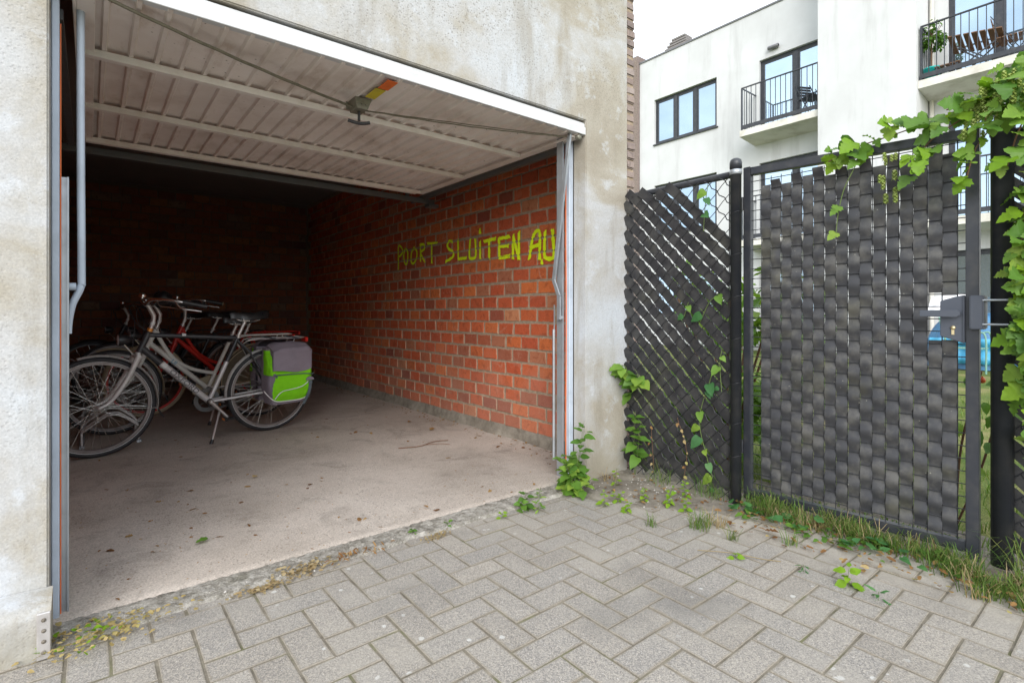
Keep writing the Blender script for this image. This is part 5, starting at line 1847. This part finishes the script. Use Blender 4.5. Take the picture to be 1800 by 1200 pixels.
def bridge(u, v):
    return Vector((1.13 + .29 * u, -.10 + .20 * v, .797 + .006 * mnoise.noise(Vector((u * 6, v * 6, 0))))) - OFF
mb.grid(bridge, 12, 8)
mb.build('bridge_panel', M['mauve'], PN)
for x in (1.17, 1.36):
    mb = MB(); mb.box(x - .015 - OFF.x, x + .015 - OFF.x, -.12 - OFF.y, .12 - OFF.y, .808 - OFF.z, .813 - OFF.z)
    mb.build('bridge_strap', M['strap'], PN)

# ============================================================ white apartment building beyond the garden
A = empty('apartment_building', (14.3, 5.5, 0), 'white rendered apartment building with dark windows and balconies', 'building')
FX = 14.1
def holed(x, y0, y1, z0, z1, holes, depth, mb):
    """front face at x looking to -x, with openings and their reveals"""
    ys = sorted({y0, y1, *[h[0] for h in holes], *[h[1] for h in holes]})
    zs = sorted({z0, z1, *[h[2] for h in holes], *[h[3] for h in holes]})
    for i in range(len(ys) - 1):
        for j in range(len(zs) - 1):
            cy, cz = (ys[i] + ys[i + 1]) / 2, (zs[j] + zs[j + 1]) / 2
            if any(h[0] < cy < h[1] and h[2] < cz < h[3] for h in holes):
                continue
            mb.add([(x, ys[i + 1], zs[j]), (x, ys[i], zs[j]), (x, ys[i], zs[j + 1]), (x, ys[i + 1], zs[j + 1])], [(0, 1, 2, 3)])
    for a, b, c, d in holes:
        e = x + depth
        mb.add([(x, a, c), (x, b, c), (x, b, d), (x, a, d), (e, a, c), (e, b, c), (e, b, d), (e, a, d)],
               [(0, 4, 5, 1), (1, 5, 6, 2), (2, 6, 7, 3), (3, 7, 4, 0)])
wins = [(8.14, 10.29, 6.37, 7.80), (5.09, 6.90, 5.78, 7.80), (8.14, 10.29, 3.50, 5.06), (5.09, 6.90, 2.93, 5.03), (8.14, 10.29, .90, 2.25), (5.09, 6.90, .10, 2.25),
        (1.30, 2.90, 5.78, 7.95), (1.30, 2.90, 2.93, 5.05), (.70, 2.95, .08, 2.30)]
mb = MB()
holed(FX, -6, 10.86, -.1, 9.15, wins, .14, mb)
mb.box(FX + .30, FX + 9, -6, 10.86, -.1, 9.13)
mb.add([(FX, 10.86, -.1), (FX, 10.86, 9.15), (FX + .31, 10.86, 9.15), (FX + .31, 10.86, -.1)], [(0, 1, 2, 3)])
mb.build('wall', M['render'], A, True)
mb = MB(); mb.box(FX - .03, FX + .36, 5.05, 10.89, 9.151, 9.20)
mb.build('coping', M['coping'], A, True)
mb = MB()
mb.box(13.20, FX + .4, 3.22, 5.09, -.1, 12.2)
mb.build('wall', M['render'], A, True)
mb = MB(); mb.box(FX + .002, FX + 9, -6, 3.215, 9.16, 12.2)
mb.build('wall', M['render'], A, True)
def window(y0, y1, z0, z1, cols, door=False):
    f = MB()
    x0, x1 = FX + .085, FX + .145
    k = .055
    f.box(x0, x1, y0 + .002, y0 + k, z0 + .002, z1 - .002)
    f.box(x0, x1, y1 - k, y1 - .002, z0 + .002, z1 - .002)
    f.box(x0 + .001, x1, y0 + k, y1 - k, z0 + .002, z0 + k)
    f.box(x0 + .001, x1, y0 + k, y1 - k, z1 - k, z1 - .002)
    w = (y1 - y0 - 2 * k) / cols
    for c in range(1, cols):
        f.box(x0 - .004, x1, y0 + k + w * c - .05, y0 + k + w * c + .05, z0 + k, z1 - k)
    win = f.build('window', M['anth'], A, True)
    for c in range(cols):
        a, b = y0 + k + w * c + (.05 if c else 0), y0 + k + w * (c + 1) - (.05 if c < cols - 1 else 0)
        s = MB()
        for p in ((a, a + .045, z0 + k, z1 - k), (b - .045, b, z0 + k, z1 - k), (a + .045, b - .045, z0 + k, z0 + k + .05), (a + .045, b - .045, z1 - k - .05, z1 - k)):
            s.box(x0 + .012, x1 - .003, *p)
        s.build('sash', M['anth'], win)
        p = MB(); p.box(x0 + .030, x0 + .036, a + .045, b - .045, z0 + k + .05, z1 - k - .05)
        p.build('pane', M['glass'], win)
    if not door:
        s = MB(); s.box(FX - .05, FX + .084, y0 - .05, y1 + .02, z0 - .035, z0 - .001)
        s.build('sill', M['anth'], win)
for i, h in enumerate(wins):
    window(*h, 3 if i in (0, 2, 4) else 2, i in (1, 3, 5, 6, 7, 8))
def balcony(y0, y1, z):
    s = MB()
    s.add([(13.3, y0, z - .16), (13.3, y1, z - .16), (FX, y1, z - .24), (FX, y0, z - .24), (13.3, y0, z), (13.3, y1, z), (FX, y1, z + .01), (FX, y0, z + .01)],
          [(0, 3, 2, 1), (4, 5, 6, 7), (0, 1, 5, 4), (1, 2, 6, 5), (2, 3, 7, 6), (3, 0, 4, 7)])
    b = s.build('balcony_slab', M['slab'], A, True)
    r = MB()
    zt, zb = z + 1.12, z + .13
    x = 13.34
    r.box(x - .02, x + .02, y0 + .03, y1 - .03, zt - .025, zt)
    r.box(x - .02, x + .02, y0 + .03, y1 - .03, zb - .09, zb)
    n = int((y1 - y0) / .125)
    for i in range(n + 1):
        y = y0 + .04 + (y1 - y0 - .08) * i / n
        big = i in (0, n)
        q = .018 if big else .007
        r.box(x - q, x + q, y - q, y + q, z if big else zb, zt - .024)
    for yy in (y0 + .04, y1 - .04):
        r.box(x, FX, yy - .015, yy + .015, zt - .024, zt - .001)
        r.box(x, FX, yy - .015, yy + .015, zb - .06, zb - .002)
        for k in range(1, 6):
            r.box(x + k * .13 - .006, x + k * .13 + .006, yy - .006, yy + .006, zb - .003, zt - .023)
    r.build('railing', M['anth'], b)
for z in (5.77, 2.90):
    balcony(5.095, 7.03, z)
    balcony(.10, 3.215, z)
mb = MB()
mb.lathe([(.035, -.14), (.05, -.13), (.05, .13), (.035, .14)], (FX - .07, 6.5, 8.0), 'Y', 12)
mb.box(FX - .06, FX, 6.46, 6.54, 7.96, 8.06)
mb.build('wall_lamp', M['coping'], A, True)
mb = MB(); mb.tube([(14.05, 3.16, 0), (14.05, 3.16, 9.2)], .04, 10)
mb.build('drainpipe', M['slab'], A, True)
mb = MB(); mb.box(14.45, 15.5, 9.30, 10.72, 9.0, 9.42)
ch = mb.build('chimney', M['louvre'], A, True)
for k in range(4):
    mb = MB(); e = .05 * k
    mb.box(14.6 + e, 15.3 - e, 9.45 + e, 10.25 - e, 9.50 + k * .11, 9.555 + k * .11)
    mb.box(14.66 + e, 15.2 - e, 9.52 + e, 10.15 - e, 9.421 + k * .11, 9.499 + k * .11)
    mb.build('louvre', M['louvre'], ch)
mb = MB(); mb.box(14.0, 20, 10.87, 16, -.1, 9.42)
nb = tag(mb.build('brick_building', M['clad']), 'narrow strip of purple brown brick house left of the white building', 'building')
mb = MB()
for i in range(155):
    mb.box(13.996, 13.9995, 10.872, 16, i * .06 + .01, i * .06 + .018)
mb.build('bed_joints', M['mortar'], nb)

# balcony things
def chair(label, x, y, z, rz, mat):
    r = empty('folding_chair', (x, y, z), label, 'chair', None, rz)
    for i in range(6):
        mb = MB(); mb.box(-.22 + i * .074, -.16 + i * .074, -.21, .21, .44, .458)
        mb.build('seat_slat', M[mat], r)
    for i in range(4):
        mb = MB(); mb.obox((.235 + i * .018, 0, .60 + i * .075), (.015, .42, .055), Euler((0, .24, 0)).to_matrix())
        mb.build('back_slat', M[mat], r)
    for y_ in (-.2, .2):
        mb = MB(); mb.bar((-.2, y_, 0), (.30, y_, .90), .025, .012); mb.bar((.22, y_ * .9, 0), (-.2, y_ * .9, .44), .025, .012)
        mb.build('leg', M['anth'], r)
chair('brown slatted folding chair on the upper right balcony', 13.72, 1.85, 5.785, math.radians(95), 'wood')
chair('dark folding chair half hidden by the pier on the left balcony', 13.72, 5.45, 5.785, math.radians(60), 'anth')
TB = empty('folding_table', (13.62, 2.35, 5.785), 'brown slatted folding table tipped beside the balcony chair', 'table', None, 0)
for i in range(7):
    mb = MB(); mb.obox((0, -.36 + i * .12, .50 + .02 * i), (.55, .085, .022), Euler((.16, 0.35, 0)).to_matrix())
    mb.build('top_slat', M['wood'], TB)
for a, b in (((-.22, -.3, 0), (-.1, .3, .55)), ((.22, -.3, 0), (.1, .3, .55)), ((-.2, .3, 0), (-.1, -.3, .44)), ((.2, .3, 0), (.1, -.3, .44))):
    mb = MB(); mb.bar(a, b, .022, .022)
    mb.build('leg', M['anth'], TB)
ST_ = empty('slatted_stool', (13.60, 2.78, 5.785), 'low slatted wooden stool beside the turquoise pot', 'stool')
for i in range(5):
    mb = MB(); mb.box(-.18, .18, -.2 + i * .083, -.135 + i * .083, .20, .22)
    mb.build('top_slat', M['wood'], ST_)
for x in (-.15, .15):
    for y in (-.16, .16):
        mb = MB(); mb.box(x - .015, x + .015, y - .015, y + .015, 0, .20)
        mb.build('leg', M['anth'], ST_)
PT = empty('potted_tree', (13.62, 3.06, 5.785), 'small leafy tree in a turquoise pot on the balcony', 'potted plant')
mb = MB(); mb.lathe([(0, 0), (.11, 0), (.15, .24), (.165, .245), (.165, .27), (.14, .27), (.13, .22), (0, .22)], (0, 0, 0), 'Z', 18)
mb.build('pot', M['teal'], PT)
mb = MB(); mb.tube(curve([(0, 0, .2), (.01, .01, .6), (-.01, 0, 1.0)], 4), .012, 6)
for k in range(6):
    t = k * 1.05
    mb.tube([(0, 0, .55 + k * .05), (.16 * math.cos(t), .16 * math.sin(t), .85 + k * .06)], .005, 5)
mb.build('trunk', M['rstem'], PT)
foliage(PT, clump((13.62, 3.06, 5.785 + .92), (.17, .17, .22), 14, 8), 420, 'ovate', 'leaf', .05, .09, 9, 'crown')

# garden things seen through the gaps of gate and fence
TP = empty('covered_furniture', (12.7, 1.95, 0), 'garden furniture heaped under crumpled blue tarpaulins on the lawn', 'covered furniture')
mb = MB()
def tarp(u, v):
    a = 2 * PI * u
    k = 1 - v
    rr = (k ** .55)
    z = .98 * (1 - k ** 3.2) * (1 + .08 * mnoise.noise(Vector((u * 6, v * 3, 1))))
    w = 1 + .14 * mnoise.noise(Vector((math.cos(a) * 2, math.sin(a) * 2, v * 2.4))) + .04 * math.sin(a * 9) * k
    return (.55 * rr * w * math.cos(a), 1.05 * rr * w * math.sin(a), z)
mb.grid(tarp, 64, 22)
mb.build('tarpaulin', M['tarp'], TP)
mb = MB(); mb.grid(lambda u, v: (-.60 - .05 * math.sin(v * 9) - .03 * math.sin(u * 31), -.2 + 1.0 * u, .10 + .45 * v), 24, 8)
mb.build('folded_sheet', M['print_blue'], TP)
mb = MB(); mb.grid(lambda u, v: (-.1 - .25 * math.cos(v * 2) - .03 * math.sin(u * 23 + v * 4), .15 + .75 * u, 1.0 + .35 * v - .2 * (u - .5) ** 2), 20, 8)
mb.build('white_cushion', M['whitecloth'], TP)
GC = empty('garden_chair', (11.6, 2.1, 0), 'pale green steel garden chair before the blue tarpaulin', 'chair')
for a in (-.22, .22):
    mb = MB(); mb.tube(curve([(a, -.25, 0), (a, -.24, .62), (a, -.1, .66), (a, .2, .66), (a, .27, .60), (a, .30, 0)], 5), .014, 8)
    mb.build('arm_frame', M['greensteel'], GC)
mb = MB(); mb.tube([(-.22, .25, .42), (-.2, .36, .92), (.2, .36, .92), (.22, .25, .42)], .014, 8)
mb.build('back_frame', M['greensteel'], GC)
mb = MB(); mb.box(-.21, .21, -.22, .24, .40, .415)
mb.build('seat', M['greensteel'], GC)
# low planting along the house foot
HG = empty('shrub', (13.2, 6.2, 0), 'low green hedge plant at the foot of the white building', 'shrub')
foliage(HG, clump((13.2, 6.2, .55), (.5, 2.2, .45), 40, 12), 1500, 'ovate', 'leaf', .08, .16, 13)
mb = MB()
for k in range(8):
    mb.tube([(13.2, 4.4 + k * .5, 0), (13.2 + .1 * math.sin(k), 4.4 + k * .5, .7)], .01, 5)
mb.build('stem', M['rstem'], HG, True)
